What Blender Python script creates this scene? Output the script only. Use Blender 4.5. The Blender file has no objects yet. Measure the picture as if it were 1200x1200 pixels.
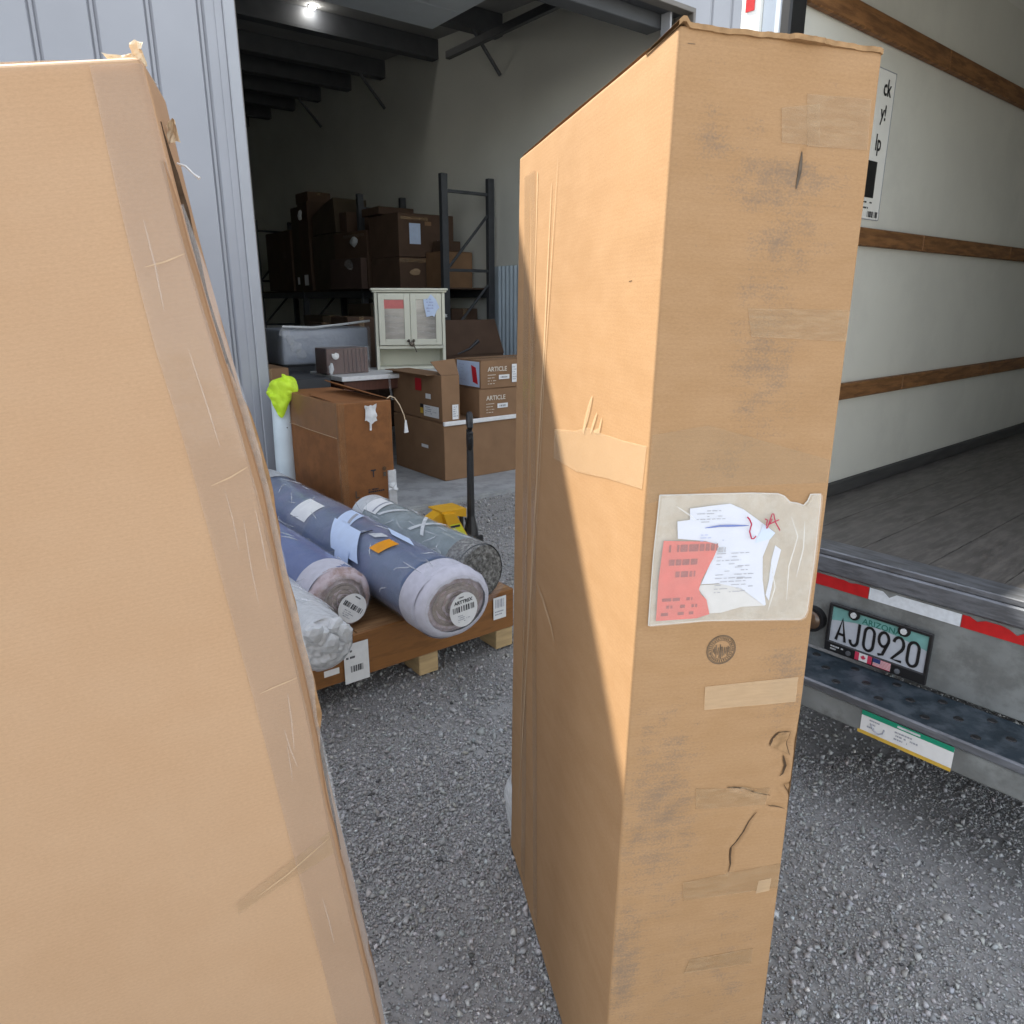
import bpy, bmesh, math, random
import numpy as np
from mathutils import Vector, Matrix
from mathutils.geometry import delaunay_2d_cdt

# ------------------------------------------------------------------ camera, sky, sun, exposure
S = bpy.context.scene
COL = S.collection
random.seed(7)
RNG = np.random.default_rng(7)
cam_data = bpy.data.cameras.new('camera')
cam = bpy.data.objects.new('camera', cam_data)
COL.objects.link(cam)
cam.location = (0, 0, 1.6)
cam.rotation_euler = (math.pi / 2 - math.atan(248 / 850), 0, 0)
cam_data.sensor_fit = 'HORIZONTAL'
cam_data.angle = 2 * math.atan(600 / 850)
cam_data.clip_start = 0.02
cam_data.clip_end = 600
S.camera = cam

SUN_DIR = Vector((-0.887, 0.58, 1.227)).normalized()
world = bpy.data.worlds.new('World')
S.world = world
world.use_nodes = True
wn = world.node_tree
bg = wn.nodes['Background']
sky = wn.nodes.new('ShaderNodeTexSky')
sky.sky_type = 'NISHITA'
sky.sun_disc = False
sky.sun_elevation = math.asin(SUN_DIR.z)
sky.sun_rotation = math.atan2(SUN_DIR.x, SUN_DIR.y)
sky.air_density = 1.0
sky.dust_density = 0.4
sky.ozone_density = 1.0
hsv = wn.nodes.new('ShaderNodeHueSaturation')        # the camera's white balance, even over the whole sky
hsv.inputs['Saturation'].default_value = 0.36
wn.links.new(sky.outputs[0], hsv.inputs['Color'])
wn.links.new(hsv.outputs[0], bg.inputs[0])
bg.inputs[1].default_value = 0.15
sun_data = bpy.data.lights.new('sun', 'SUN')
sun_data.energy = 3.8
sun_data.angle = math.radians(0.42)
sun_data.color = (1.0, 0.93, 0.80)
sun = bpy.data.objects.new('sun', sun_data)
COL.objects.link(sun)
sun.rotation_euler = SUN_DIR.to_track_quat('Z', 'Y').to_euler()
sun.location = (-20, 12, 30)
S.view_settings.view_transform = 'Standard'
S.view_settings.look = 'None'
S.view_settings.gamma = 1
S.view_settings.use_curve_mapping = False
S.view_settings.exposure = 1.80

# ------------------------------------------------------------------ materials
def mat(name, col, rough=.6, var=.12, nscale=9., bump=0., bscale=120., metal=0., alpha=1., spec=.5, col2=None,
        c2scale=None, c2lo=.45, c2hi=.6, stretch=None, wear=None, attr=None, uvw=True, trans=0., detail=6, bdist=.002, emit=None, fiber=0., coat=0.):
    m = bpy.data.materials.new(name)
    m.use_nodes = True
    nt = m.node_tree
    N, Lk = nt.nodes, nt.links
    b = N['Principled BSDF']
    tc = N.new('ShaderNodeTexCoord')
    mp = N.new('ShaderNodeMapping')
    Lk.new(tc.outputs['UV' if uvw else 'Object'], mp.inputs['Vector'])
    if stretch:
        mp.inputs['Scale'].default_value = stretch
    nz = N.new('ShaderNodeTexNoise')
    nz.inputs['Scale'].default_value = nscale
    nz.inputs['Detail'].default_value = detail
    Lk.new(mp.outputs[0], nz.inputs['Vector'])
    ramp = N.new('ShaderNodeValToRGB')
    e = ramp.color_ramp.elements
    e[0].position, e[1].position = .3, .7
    e[0].color = (*[c * (1 - var) for c in col], 1)
    e[1].color = (*[min(1, c * (1 + var)) for c in col], 1)
    Lk.new(nz.outputs['Fac'], ramp.inputs[0])
    out = ramp.outputs[0]
    if col2:
        n2 = N.new('ShaderNodeTexNoise')
        n2.inputs['Scale'].default_value = c2scale or nscale * 3
        n2.inputs['Detail'].default_value = 8
        n2.inputs['Roughness'].default_value = .65
        Lk.new(mp.outputs[0], n2.inputs['Vector'])
        r2 = N.new('ShaderNodeMapRange')
        r2.inputs['From Min'].default_value, r2.inputs['From Max'].default_value = c2lo, c2hi
        Lk.new(n2.outputs['Fac'], r2.inputs['Value'])
        mx = N.new('ShaderNodeMix'); mx.data_type = 'RGBA'
        Lk.new(r2.outputs[0], mx.inputs['Factor'])
        Lk.new(out, mx.inputs['A'])
        mx.inputs['B'].default_value = (*col2, 1)
        out = mx.outputs['Result']
    if fiber:      # paper fibres and the faint shadow lines of the flutes
        mf = N.new('ShaderNodeMapping'); mf.inputs['Scale'].default_value = (1, 2.6, 1)
        Lk.new(tc.outputs['UV'], mf.inputs['Vector'])
        nf = N.new('ShaderNodeTexNoise'); nf.inputs['Scale'].default_value = 170; nf.inputs['Detail'].default_value = 4; nf.inputs['Roughness'].default_value = .7
        Lk.new(mf.outputs[0], nf.inputs['Vector'])
        wf = N.new('ShaderNodeTexWave'); wf.bands_direction = 'Y'; wf.inputs['Scale'].default_value = 44; wf.inputs['Distortion'].default_value = 3.0; wf.inputs['Detail Scale'].default_value = 3
        Lk.new(tc.outputs['UV'], wf.inputs['Vector'])
        ns = N.new('ShaderNodeTexNoise'); ns.inputs['Scale'].default_value = 7; Lk.new(tc.outputs['UV'], ns.inputs['Vector'])
        def mth(op, x, y):
            q = N.new('ShaderNodeMath'); q.operation = op
            for i, v in enumerate((x, y)):
                if isinstance(v, (int, float)): q.inputs[i].default_value = v
                else: Lk.new(v, q.inputs[i])
            return q.outputs[0]
        s_ = mth('ADD', mth('MULTIPLY', nf.outputs['Fac'], 2 * fiber), mth('MULTIPLY', mth('MULTIPLY', wf.outputs['Fac'], ns.outputs['Fac']), fiber * .28))
        s_ = mth('ADD', s_, 1 - 1.07 * fiber)
        cf = N.new('ShaderNodeCombineColor')
        for i in range(3): Lk.new(s_, cf.inputs[i])
        mx = N.new('ShaderNodeMix'); mx.data_type = 'RGBA'; mx.blend_type = 'MULTIPLY'; mx.inputs['Factor'].default_value = 1
        Lk.new(out, mx.inputs['A']); Lk.new(cf.outputs[0], mx.inputs['B']); out = mx.outputs['Result']
    if attr:
        at = N.new('ShaderNodeAttribute'); at.attribute_name = attr
        mx = N.new('ShaderNodeMix'); mx.data_type = 'RGBA'; mx.blend_type = 'MULTIPLY'
        mx.inputs['Factor'].default_value = 1
        Lk.new(out, mx.inputs['A']); Lk.new(at.outputs['Color'], mx.inputs['B'])
        out = mx.outputs['Result']
    if wear:
        at = N.new('ShaderNodeAttribute'); at.attribute_name = 'wear'
        m2 = N.new('ShaderNodeMapping')
        Lk.new(tc.outputs['UV'], m2.inputs['Vector'])
        m2.inputs['Scale'].default_value = (1.0, 1.25, 1)
        n3 = N.new('ShaderNodeTexNoise'); n3.inputs['Scale'].default_value = 260; n3.inputs['Detail'].default_value = 2
        Lk.new(m2.outputs[0], n3.inputs['Vector'])
        n4 = N.new('ShaderNodeTexNoise'); n4.inputs['Scale'].default_value = 28; n4.inputs['Detail'].default_value = 5
        Lk.new(m2.outputs[0], n4.inputs['Vector'])
        wv = N.new('ShaderNodeTexWave'); wv.bands_direction = 'Y'; wv.inputs['Scale'].default_value = 26; wv.inputs['Distortion'].default_value = .6
        Lk.new(tc.outputs['UV'], wv.inputs['Vector'])
        def math_(op, x, y):
            q = N.new('ShaderNodeMath'); q.operation = op
            for i, v in enumerate((x, y)):
                if isinstance(v, (int, float)): q.inputs[i].default_value = v
                else: Lk.new(v, q.inputs[i])
            return q.outputs[0]
        s = math_('ADD', math_('MULTIPLY', n3.outputs['Fac'], .55), math_('MULTIPLY', n4.outputs['Fac'], .6))
        s = math_('ADD', s, math_('MULTIPLY', wv.outputs['Fac'], .05))
        s = math_('ADD', s, math_('MULTIPLY', math_('SUBTRACT', at.outputs['Fac'], .5), .42))
        r3 = N.new('ShaderNodeMapRange')
        r3.inputs['From Min'].default_value, r3.inputs['From Max'].default_value = .655, .90
        r3.inputs['To Max'].default_value = .52
        Lk.new(s, r3.inputs['Value'])
        mx = N.new('ShaderNodeMix'); mx.data_type = 'RGBA'
        Lk.new(r3.outputs[0], mx.inputs['Factor']); Lk.new(out, mx.inputs['A'])
        mx.inputs['B'].default_value = (*wear, 1)
        out = mx.outputs['Result']
    Lk.new(out, b.inputs['Base Color'])
    b.inputs['Roughness'].default_value = rough
    b.inputs['Metallic'].default_value = metal
    b.inputs['Specular IOR Level'].default_value = spec
    b.inputs['Alpha'].default_value = alpha
    b.inputs['Transmission Weight'].default_value = trans
    b.inputs['Coat Weight'].default_value = coat; b.inputs['Coat Roughness'].default_value = .16
    if emit:
        b.inputs['Emission Color'].default_value = (*emit[:3], 1)
        b.inputs['Emission Strength'].default_value = emit[3]
    if bump:
        nb = N.new('ShaderNodeTexNoise'); nb.inputs['Scale'].default_value = bscale; nb.inputs['Detail'].default_value = 5
        Lk.new(mp.outputs[0], nb.inputs['Vector'])
        bn = N.new('ShaderNodeBump'); bn.inputs['Strength'].default_value = bump; bn.inputs['Distance'].default_value = bdist
        Lk.new(nb.outputs['Fac'], bn.inputs['Height']); Lk.new(bn.outputs[0], b.inputs['Normal'])
    return m

CARD = (.312, .184, .089)
M = {}
def mm(key, *a, **k):
    M[key] = mat(key, *a, **k)
    return M[key]
mm('card_worn', CARD, .72, .035, 3, .2, 160, col2=(.345, .21, .108), c2scale=9, c2lo=.4, c2hi=.75, wear=(.115, .10, .088), stretch=(1, 2.5, 1), spec=.25, fiber=.24, bdist=.0007)
mm('card_left', (.385, .24, .135), .7, .025, 2, .22, 140, col2=(.405, .26, .152), c2scale=5, c2lo=.35, c2hi=.75, stretch=(1, 1.3, 1), spec=.3, bdist=.0006, wear=(.25, .18, .12), fiber=.20)
mm('card_brown', (.225, .092, .031), .7, .10, 5, .2, 60, fiber=.12, col2=(.185, .076, .026), c2scale=12, spec=.3)
mm('card_tan', (.25, .145, .078), .75, .10, 5, .2, 60, fiber=.12, spec=.25)
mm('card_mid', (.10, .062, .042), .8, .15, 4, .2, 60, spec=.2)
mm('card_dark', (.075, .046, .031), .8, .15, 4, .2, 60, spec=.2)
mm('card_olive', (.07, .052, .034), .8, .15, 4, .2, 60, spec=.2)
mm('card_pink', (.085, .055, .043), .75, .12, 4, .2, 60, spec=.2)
mm('card_edge', (.30, .185, .095), .9, .25, 60, .4, 200, spec=.1)
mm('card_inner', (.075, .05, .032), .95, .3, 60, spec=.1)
mm('torn_paper', (.60, .48, .33), .85, .12, 40, .4, 150, spec=.2)
mm('tape_clear', (.44, .30, .17), .14, .06, 20, .35, 90, alpha=.30, spec=.6, bdist=.0015)
mm('tape_brown', (.39, .245, .125), .33, .05, 25, .35, 120, alpha=.42, spec=.45, stretch=(1, 6, 1), col2=(.47, .32, .18), c2scale=22, bdist=.0015)
mm('tape_patch', (.62, .46, .29), .35, .06, 30, .4, 60, alpha=.33, spec=.5, stretch=(1, 6, 1))
mm('film_crease', (.8, .82, .84), .15, .05, 20, alpha=.34, spec=.8)
mm('tape_faint', (.40, .26, .14), .16, .06, 20, .35, 60, alpha=.13, spec=.6)
mm('tape_light', (.60, .43, .26), .5, .06, 30, .3, 120, alpha=.5, spec=.4, stretch=(1, 6, 1), bdist=.0015)
mm('tape_mauve', (.42, .295, .205), .15, .06, 12, 1., 20, alpha=.42, spec=.55, bdist=.003, stretch=(1, .5, 1))
mm('film', (.85, .87, .88), .12, .04, 10, .8, 30, alpha=.10, spec=.7, bdist=.006)
mm('film_white', (.72, .74, .75), .25, .08, 14, .9, 45, alpha=.8, spec=.6, bdist=.008)
mm('pouch_film', (.70, .67, .60), .16, .05, 40, .8, 55, alpha=.20, spec=.6, bdist=.003)
mm('pouch_back', (.56, .50, .41), .4, .09, 30, .6, 60, alpha=.62, spec=.4, bdist=.003, col2=(.62, .58, .50), c2scale=25)
mm('paper', (.60, .63, .73), .6, .04, 20, .2, 30, spec=.3)
mm('paper_cream', (.58, .57, .57), .6, .06, 25, .3, 40, spec=.3)
mm('paper_blue', (.52, .62, .80), .6, .05, 20, spec=.3)
mm('label_white', (.74, .74, .73), .5, .05, 30, spec=.3)
mm('label_red', (.58, .075, .062), .5, .10, 30, .2, 60, spec=.4)
mm('red_tag', (.50, .015, .025), .5, .08, 30, spec=.4)
mm('ink', (.035, .035, .04), .7, .1, 50, spec=.2)
mm('ink_faint', (.10, .08, .062), .8, .25, 90, spec=.1)
mm('ink_grey', (.33, .34, .38), .8, .15, 60, spec=.2)
mm('ink_red', (.36, .03, .07), .6, .1, 50, spec=.2)
mm('ink_blue', (.03, .09, .40), .6, .1, 50, spec=.2)
mm('ink_maroon', (.26, .04, .045), .7, .2, 60, spec=.2)
mm('ink_white', (.66, .60, .50), .7, .1, 50, spec=.2)
mm('siding', (.29, .298, .325), .45, .05, 2, .06, 6, spec=.4)
mm('trim', (.31, .32, .345), .4, .04, 3, spec=.4)
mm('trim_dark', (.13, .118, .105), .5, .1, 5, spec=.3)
mm('header', (.055, .058, .064), .5, .1, 5, spec=.3)
mm('int_wall', (.70, .70, .64), .85, .05, 1.2, .12, 3, spec=.2, bdist=.02)
mm('ceiling', (.34, .34, .34), .85, .06, 1.5, spec=.2)
mm('steel_dark', (.05, .053, .058), .5, .15, 8, spec=.4)
mm('purlin', (.085, .09, .10), .55, .12, 6, spec=.4)
mm('wainscot', (.44, .52, .58), .45, .05, 3, spec=.4)
mm('concrete', (.36, .37, .375), .8, .12, 3, .3, 40, col2=(.28, .287, .29), c2scale=7, spec=.3)
mm('black', (.012, .012, .013), .45, .1, 20, spec=.5)
mm('black_metal', (.02, .02, .021), .35, .15, 30, spec=.5)
mm('rubber', (.02, .02, .02), .8, .15, 20, spec=.3)
mm('yellow', (.62, .33, .015), .4, .08, 15, .1, 40, spec=.5)
mm('yellow_sticker', (.62, .60, .03), .5, .05, 15, spec=.4)
mm('hi_vis', (.50, .72, .03), .55, .08, 20, .6, 25, spec=.35, bdist=.01)
mm('pipe_white', (.62, .71, .75), .4, .05, 8, .1, 30, spec=.4)
mm('rug_purple', (.07, .115, .30), .55, .10, 9, .9, 16, coat=.7, spec=.35, bdist=.006, col2=(.08, .12, .30), c2scale=5)
mm('rug_slate', (.085, .125, .225), .5, coat=.7, var=.12, nscale=8, bump=.9, bscale=16, spec=.4, bdist=.006, col2=(.105, .125, .24), c2scale=3)
mm('rug_teal', (.17, .215, .225), .5, .15, 9, .9, 18, coat=.7, spec=.4, bdist=.006, col2=(.25, .30, .31), c2scale=6)
mm('rug_hair', (.12, .115, .105), .9, .5, 60, 1., 90, spec=.2, bdist=.01, col2=(.30, .29, .27), c2scale=50)
mm('rug_felt', (.52, .51, .57), .8, .08, 30, .5, 70, spec=.2)
mm('rug_pink', (.47, .39, .41), .6, .12, 20, .6, 50, spec=.3, col2=(.30, .21, .19), c2scale=14, coat=.5)
mm('rug_taupe', (.27, .22, .19), .85, .2, 40, .7, 80, spec=.2)
mm('ply', (.36, .20, .09), .5, .22, 5, .25, 60, stretch=(1, 9, 1), col2=(.24, .12, .05), c2scale=6, spec=.4)
mm('ply_front', (.27, .115, .032), .4, .18, 5, .25, 50, stretch=(1, 7, 1), col2=(.20, .085, .025), c2scale=5, spec=.45)
mm('pine', (.47, .33, .17), .7, .2, 5, .3, 60, stretch=(1, 8, 1), spec=.3)
mm('cabinet', (.60, .60, .50), .45, .04, 6, spec=.4)
mm('glass_grey', (.26, .245, .22), .08, .25, 6, stretch=(1, 4, 1), spec=.8)
mm('knob', (.10, .085, .07), .35, .1, 20, metal=.8)
mm('red_paper', (.55, .16, .15), .6, .06, 20, spec=.3)
mm('grey_wrap', (.30, .33, .39), .3, .10, 6, .8, 18, spec=.6, bdist=.01)
mm('mahogany', (.10, .042, .028), .4, .2, 6, stretch=(8, 1, 1), spec=.5)
mm('truck_white', (.72, .72, .68), .45, .04, 3, .05, 8, spec=.4, col2=(.64, .64, .60), c2scale=4)
mm('truck_liner', (.66, .66, .605), .5, .03, 1.5, .05, 5, spec=.35, col2=(.62, .62, .57), c2scale=2.5)
mm('truck_post', (.82, .82, .78), .4, .03, 5, spec=.4)
mm('truck_track', (.55, .60, .65), .35, .05, 5, spec=.5)
mm('rail_wood', (.23, .11, .042), .6, .3, 4, .3, 60, stretch=(1, 8, 1), col2=(.13, .06, .024), c2scale=6, spec=.3)
mm('deck_wood', (.10, .094, .088), .5, .25, 4, .3, 40, stretch=(6, 1, 1), col2=(.15, .14, .13), c2scale=7, spec=.45)
mm('kick', (.06, .06, .06), .6, .25, 6, stretch=(1, 6, 1), spec=.3)
mm('sill', (.17, .18, .20), .42, .2, 8, .2, 30, metal=.3, col2=(.11, .115, .125), c2scale=9, stretch=(1, 5, 1))
mm('bumper', (.032, .048, .062), .5, .25, 9, .5, 60, metal=.35, col2=(.085, .105, .125), c2scale=14)
mm('bumper_front', (.20, .21, .205), .6, .2, 8, .3, 40, col2=(.14, .145, .14), c2scale=10)
mm('tape_red', (.48, .012, .015), .35, .12, 40, spec=.6)
mm('tape_silver', (.66, .70, .74), .35, .10, 60, spec=.6)
mm('plate', (.46, .49, .54), .4, .06, 30, spec=.5)
mm('plate_teal', (.17, .37, .35), .4, .1, 30, spec=.5)
mm('teal_dark', (.03, .16, .13), .5, .05, 30, spec=.4)
mm('lamp_brown', (.10, .06, .035), .2, .2, 20, spec=.6)
mm('flag_red', (.55, .04, .09), .5, .05, 30)
mm('flag_pink', (.70, .40, .45), .5, .05, 30)
mm('flag_blue', (.03, .05, .16), .5, .05, 30)
mm('green', (.01, .26, .15), .45, .06, 30)
mm('orange', (.75, .30, .01), .45, .1, 30)
mm('seam_film', (.72, .72, .70), .25, .08, 30, alpha=.45, spec=.6)
mm('gold', (.62, .40, .06), .45, .1, 30)
mm('lamp_glow', (1, 1, 1), .5, 0, 5, emit=(1, .97, .9, 50))
mm('ground', (.28, .275, .265), .95, .3, 60, .8, 190, col2=(.34, .332, .32), c2scale=4, c2lo=.40, c2hi=.68, spec=.15, uvw=False, bdist=.003)
mm('pebble', (.41, .402, .39), .9, .1, 40, spec=.2, attr='tint', uvw=False)
mm('cloth_blue', (.35, .40, .62), .6, .2, 20)

# ------------------------------------------------------------------ helpers
def link(o, parent=None):
    COL.objects.link(o)
    if parent is not None:
        o.parent = parent
    return o
def box_uv(me):
    """metric box projection, so that material grain has one real-world scale"""
    uv = me.uv_layers.new(name='UVMap')
    nl = len(me.loops)
    co = np.empty(len(me.vertices) * 3); me.vertices.foreach_get('co', co); co = co.reshape(-1, 3)
    vi = np.empty(nl, dtype=np.int32); me.loops.foreach_get('vertex_index', vi)
    nf = len(me.polygons)
    nr = np.empty(nf * 3); me.polygons.foreach_get('normal', nr); nr = np.abs(nr.reshape(-1, 3))
    lt = np.empty(nf, dtype=np.int32); me.polygons.foreach_get('loop_total', lt)
    ax = np.repeat(np.argmax(nr, axis=1), lt)
    p = co[vi]
    u = np.where(ax == 0, p[:, 1], p[:, 0]); v = np.where(ax == 2, p[:, 1], p[:, 2])
    uv.data.foreach_set('uv', np.stack([u, v], 1).ravel())
def mesh(name, verts, faces, m, parent=None, smooth=False, uv=None, loc=None, rot=None):
    me = bpy.data.meshes.new(name)
    me.from_pydata([tuple(map(float, v)) for v in verts], [], faces)
    me.update()
    if uv is not None:
        l = me.uv_layers.new(name='UVMap')
        vi = np.empty(len(me.loops), dtype=np.int32); me.loops.foreach_get('vertex_index', vi)
        l.data.foreach_set('uv', np.asarray(uv, dtype=float)[vi].ravel())
    else:
        box_uv(me)
    if smooth:
        me.polygons.foreach_set('use_smooth', np.ones(len(me.polygons), dtype=bool))
    for x in (m if isinstance(m, (list, tuple)) else [m]):
        me.materials.append(M[x] if isinstance(x, str) else x)
    o = bpy.data.objects.new(name, me)
    if loc: o.location = loc
    if rot: o.rotation_euler = rot
    return link(o, parent)
def from_bm(name, bm, m, parent=None, smooth=False, loc=None, rot=None):
    bm.normal_update()
    me = bpy.data.meshes.new(name); bm.to_mesh(me); bm.free()
    box_uv(me)
    if smooth:
        me.polygons.foreach_set('use_smooth', np.ones(len(me.polygons), dtype=bool))
    me.materials.append(M[m] if isinstance(m, str) else m)
    o = bpy.data.objects.new(name, me)
    if loc: o.location = loc
    if rot: o.rotation_euler = rot
    return link(o, parent)
def bm_box(bm, lo, hi, bev=0., mtx=None, seg=1):
    lo, hi = Vector(lo), Vector(hi)
    c = (lo + hi) / 2; s = hi - lo
    r = bmesh.ops.create_cube(bm, size=1, matrix=Matrix.Translation(c) @ Matrix.Diagonal((*s, 1)))
    vs = r['verts']
    if bev:
        es = list({e for v in vs for e in v.link_edges})
        k = bmesh.ops.bevel(bm, geom=es, offset=bev, segments=seg, profile=.5, affect='EDGES')
        vs = list({v for f in k['faces'] for v in f.verts} | {v for v in vs if v.is_valid})
    if mtx is not None:
        bmesh.ops.transform(bm, matrix=mtx, verts=[v for v in vs if v.is_valid])
def box(name, lo, hi, m, parent=None, bev=.004, rot=None, loc=None, seg=1):
    bm = bmesh.new(); bm_box(bm, lo, hi, bev, seg=seg)
    return from_bm(name, bm, m, parent, rot=rot, loc=loc)
def bm_cyl(bm, p, q, r, r2=None, seg=16, caps=True):
    p, q = Vector(p), Vector(q); d = q - p
    mt = Matrix.Translation((p + q) / 2) @ d.to_track_quat('Z', 'Y').to_matrix().to_4x4()
    bmesh.ops.create_cone(bm, cap_ends=caps, segments=seg, radius1=r, radius2=r if r2 is None else r2, depth=d.length, matrix=mt)
def cyl(name, p, q, r, m, parent=None, r2=None, seg=16, smooth=False):
    bm = bmesh.new(); bm_cyl(bm, p, q, r, r2, seg)
    o = from_bm(name, bm, m, parent)
    return o
def tube(name, pts, r, m, parent=None, seg=8):
    """a swept round bar along a polyline, r a number or one per point"""
    pts = [Vector(p) for p in pts]; V, F = [], []
    rs = r if isinstance(r, (list, tuple)) else [r] * len(pts)
    for i, p in enumerate(pts):
        t = (pts[min(i + 1, len(pts) - 1)] - pts[max(i - 1, 0)]).normalized()
        a = t.cross(Vector((0, 0, 1)))
        a = a.normalized() if a.length > .1 else Vector((1, 0, 0))
        b = t.cross(a).normalized()
        for k in range(seg):
            g = 2 * math.pi * k / seg
            V.append(p + (a * math.cos(g) + b * math.sin(g)) * rs[i])
    for i in range(len(pts) - 1):
        for k in range(seg):
            k2 = (k + 1) % seg
            F.append((i * seg + k, i * seg + k2, (i + 1) * seg + k2, (i + 1) * seg + k))
    F.append(tuple(range(seg))[::-1]); F.append(tuple(range((len(pts) - 1) * seg, len(pts) * seg)))
    return mesh(name, V, F, m, parent, smooth=False)
def prism(name, poly, axis_fn, d0, d1, m, parent=None):
    """extrude a 2-D outline: axis_fn(p, d) gives the 3-D point"""
    n = len(poly)
    V = [axis_fn(p, d0) for p in poly] + [axis_fn(p, d1) for p in poly]
    F = [tuple(range(n))[::-1], tuple(range(n, 2 * n))] + [(i, (i + 1) % n, n + (i + 1) % n, n + i) for i in range(n)]
    bm = bmesh.new(); vs = [bm.verts.new(v) for v in V]
    for f in F: bm.faces.new([vs[i] for i in f])
    bmesh.ops.recalc_face_normals(bm, faces=bm.faces)
    return from_bm(name, bm, m, parent)
def thing(name, label, cat, loc=(0, 0, 0), rotz=0, group=None):
    o = bpy.data.objects.new(name, None)
    o.empty_display_size = .1
    o.location = loc; o.rotation_euler = (0, 0, rotz)
    COL.objects.link(o)
    o['label'] = label; o['category'] = cat
    if group: o['group'] = group
    return o
_fonts = {}
def text_part(name, s, size, m, parent, mtx, bold=0., align='LEFT', xs=1., extrude=.0003):
    cu = bpy.data.curves.new(name, 'FONT')
    cu.body = s; cu.size = size; cu.align_x = align; cu.extrude = extrude; cu.offset = bold; cu.resolution_u = 3
    t = bpy.data.objects.new(name, cu); COL.objects.link(t)
    bpy.context.view_layer.update()
    me = bpy.data.meshes.new_from_object(t.evaluated_get(bpy.context.evaluated_depsgraph_get()))
    bpy.data.objects.remove(t); bpy.data.curves.remove(cu)
    me.transform(mtx @ Matrix.Diagonal((xs, 1, 1, 1)))
    me.materials.clear(); me.materials.append(M[m])
    if not me.uv_layers: box_uv(me)
    me.name = name
    return link(bpy.data.objects.new(name, me), parent)
def frame_mtx(o, x, y):
    x = Vector(x).normalized(); y = Vector(y); z = x.cross(y).normalized(); y = z.cross(x)
    m = Matrix((x, y, z)).transposed().to_4x4(); m.translation = Vector(o)
    return m
def barcode(name, o, x, y, w, h, m, parent, n=16, seed=1):
    """black bars standing a hair proud of a label; o corner, x and y unit directions"""
    r = random.Random(seed); o, x, y = Vector(o), Vector(x), Vector(y); V, F = [], []; t = 0
    ws = [r.choice((1, 1, 2, 3)) for _ in range(2 * n)]; sc = w / sum(ws)
    for i, k in enumerate(ws):
        if i % 2 == 0:
            b = len(V)
            V += [o + x * t, o + x * (t + k * sc), o + x * (t + k * sc) + y * h, o + x * t + y * h]
            F.append((b, b + 1, b + 2, b + 3))
        t += k * sc
    return mesh(name, V, F, m, parent)
def print_lines(name, o, x, y, w, rows, pitch, hgt, m, parent, seed=1, fill=.75):
    """rows of short dashes: print too small to read"""
    r = random.Random(seed); o, x, y = Vector(o), Vector(x), Vector(y); V, F = [], []
    for i in range(rows):
        t = 0; end = w * r.uniform(.45, 1)
        while t < end:
            d = r.uniform(.03, .13) * w
            if r.random() < fill:
                b = len(V); p = o + y * (-i * pitch) + x * t; d2 = min(d, end - t)
                V += [p, p + x * d2, p + x * d2 + y * hgt, p + y * hgt]; F.append((b, b + 1, b + 2, b + 3))
            t += d + .02 * w
    if V: return mesh(name, V, F, m, parent)
def sines(seed, n=10, f0=6., f1=40., dim=3):
    r = np.random.default_rng(seed)
    k = r.normal(size=(n, dim)); k /= np.linalg.norm(k, axis=1)[:, None]
    f = np.geomspace(f0, f1, n); k *= f[:, None]
    ph = r.uniform(0, 6.28, n); am = (f0 / f) ** .8
    am /= am.sum()
    def g(p):
        return np.tensordot(np.sin(np.asarray(p) @ k.T + ph), am, axes=([-1], [0]))
    return g

# ------------------------------------------------------------------ frames of reference
ROTB = math.radians(37.5)                  # the warehouse: x along its front wall, y into the building
UX, UY = math.cos(ROTB), math.sin(ROTB)
def WB(u, n, z=0.): return (u * UX - n * UY, u * UY + n * UX, z)
ROTT = math.radians(-50.1)                 # the truck: x across to its right, y towards its cab
TRUCK = (.80, 2.65, 0)

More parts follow.
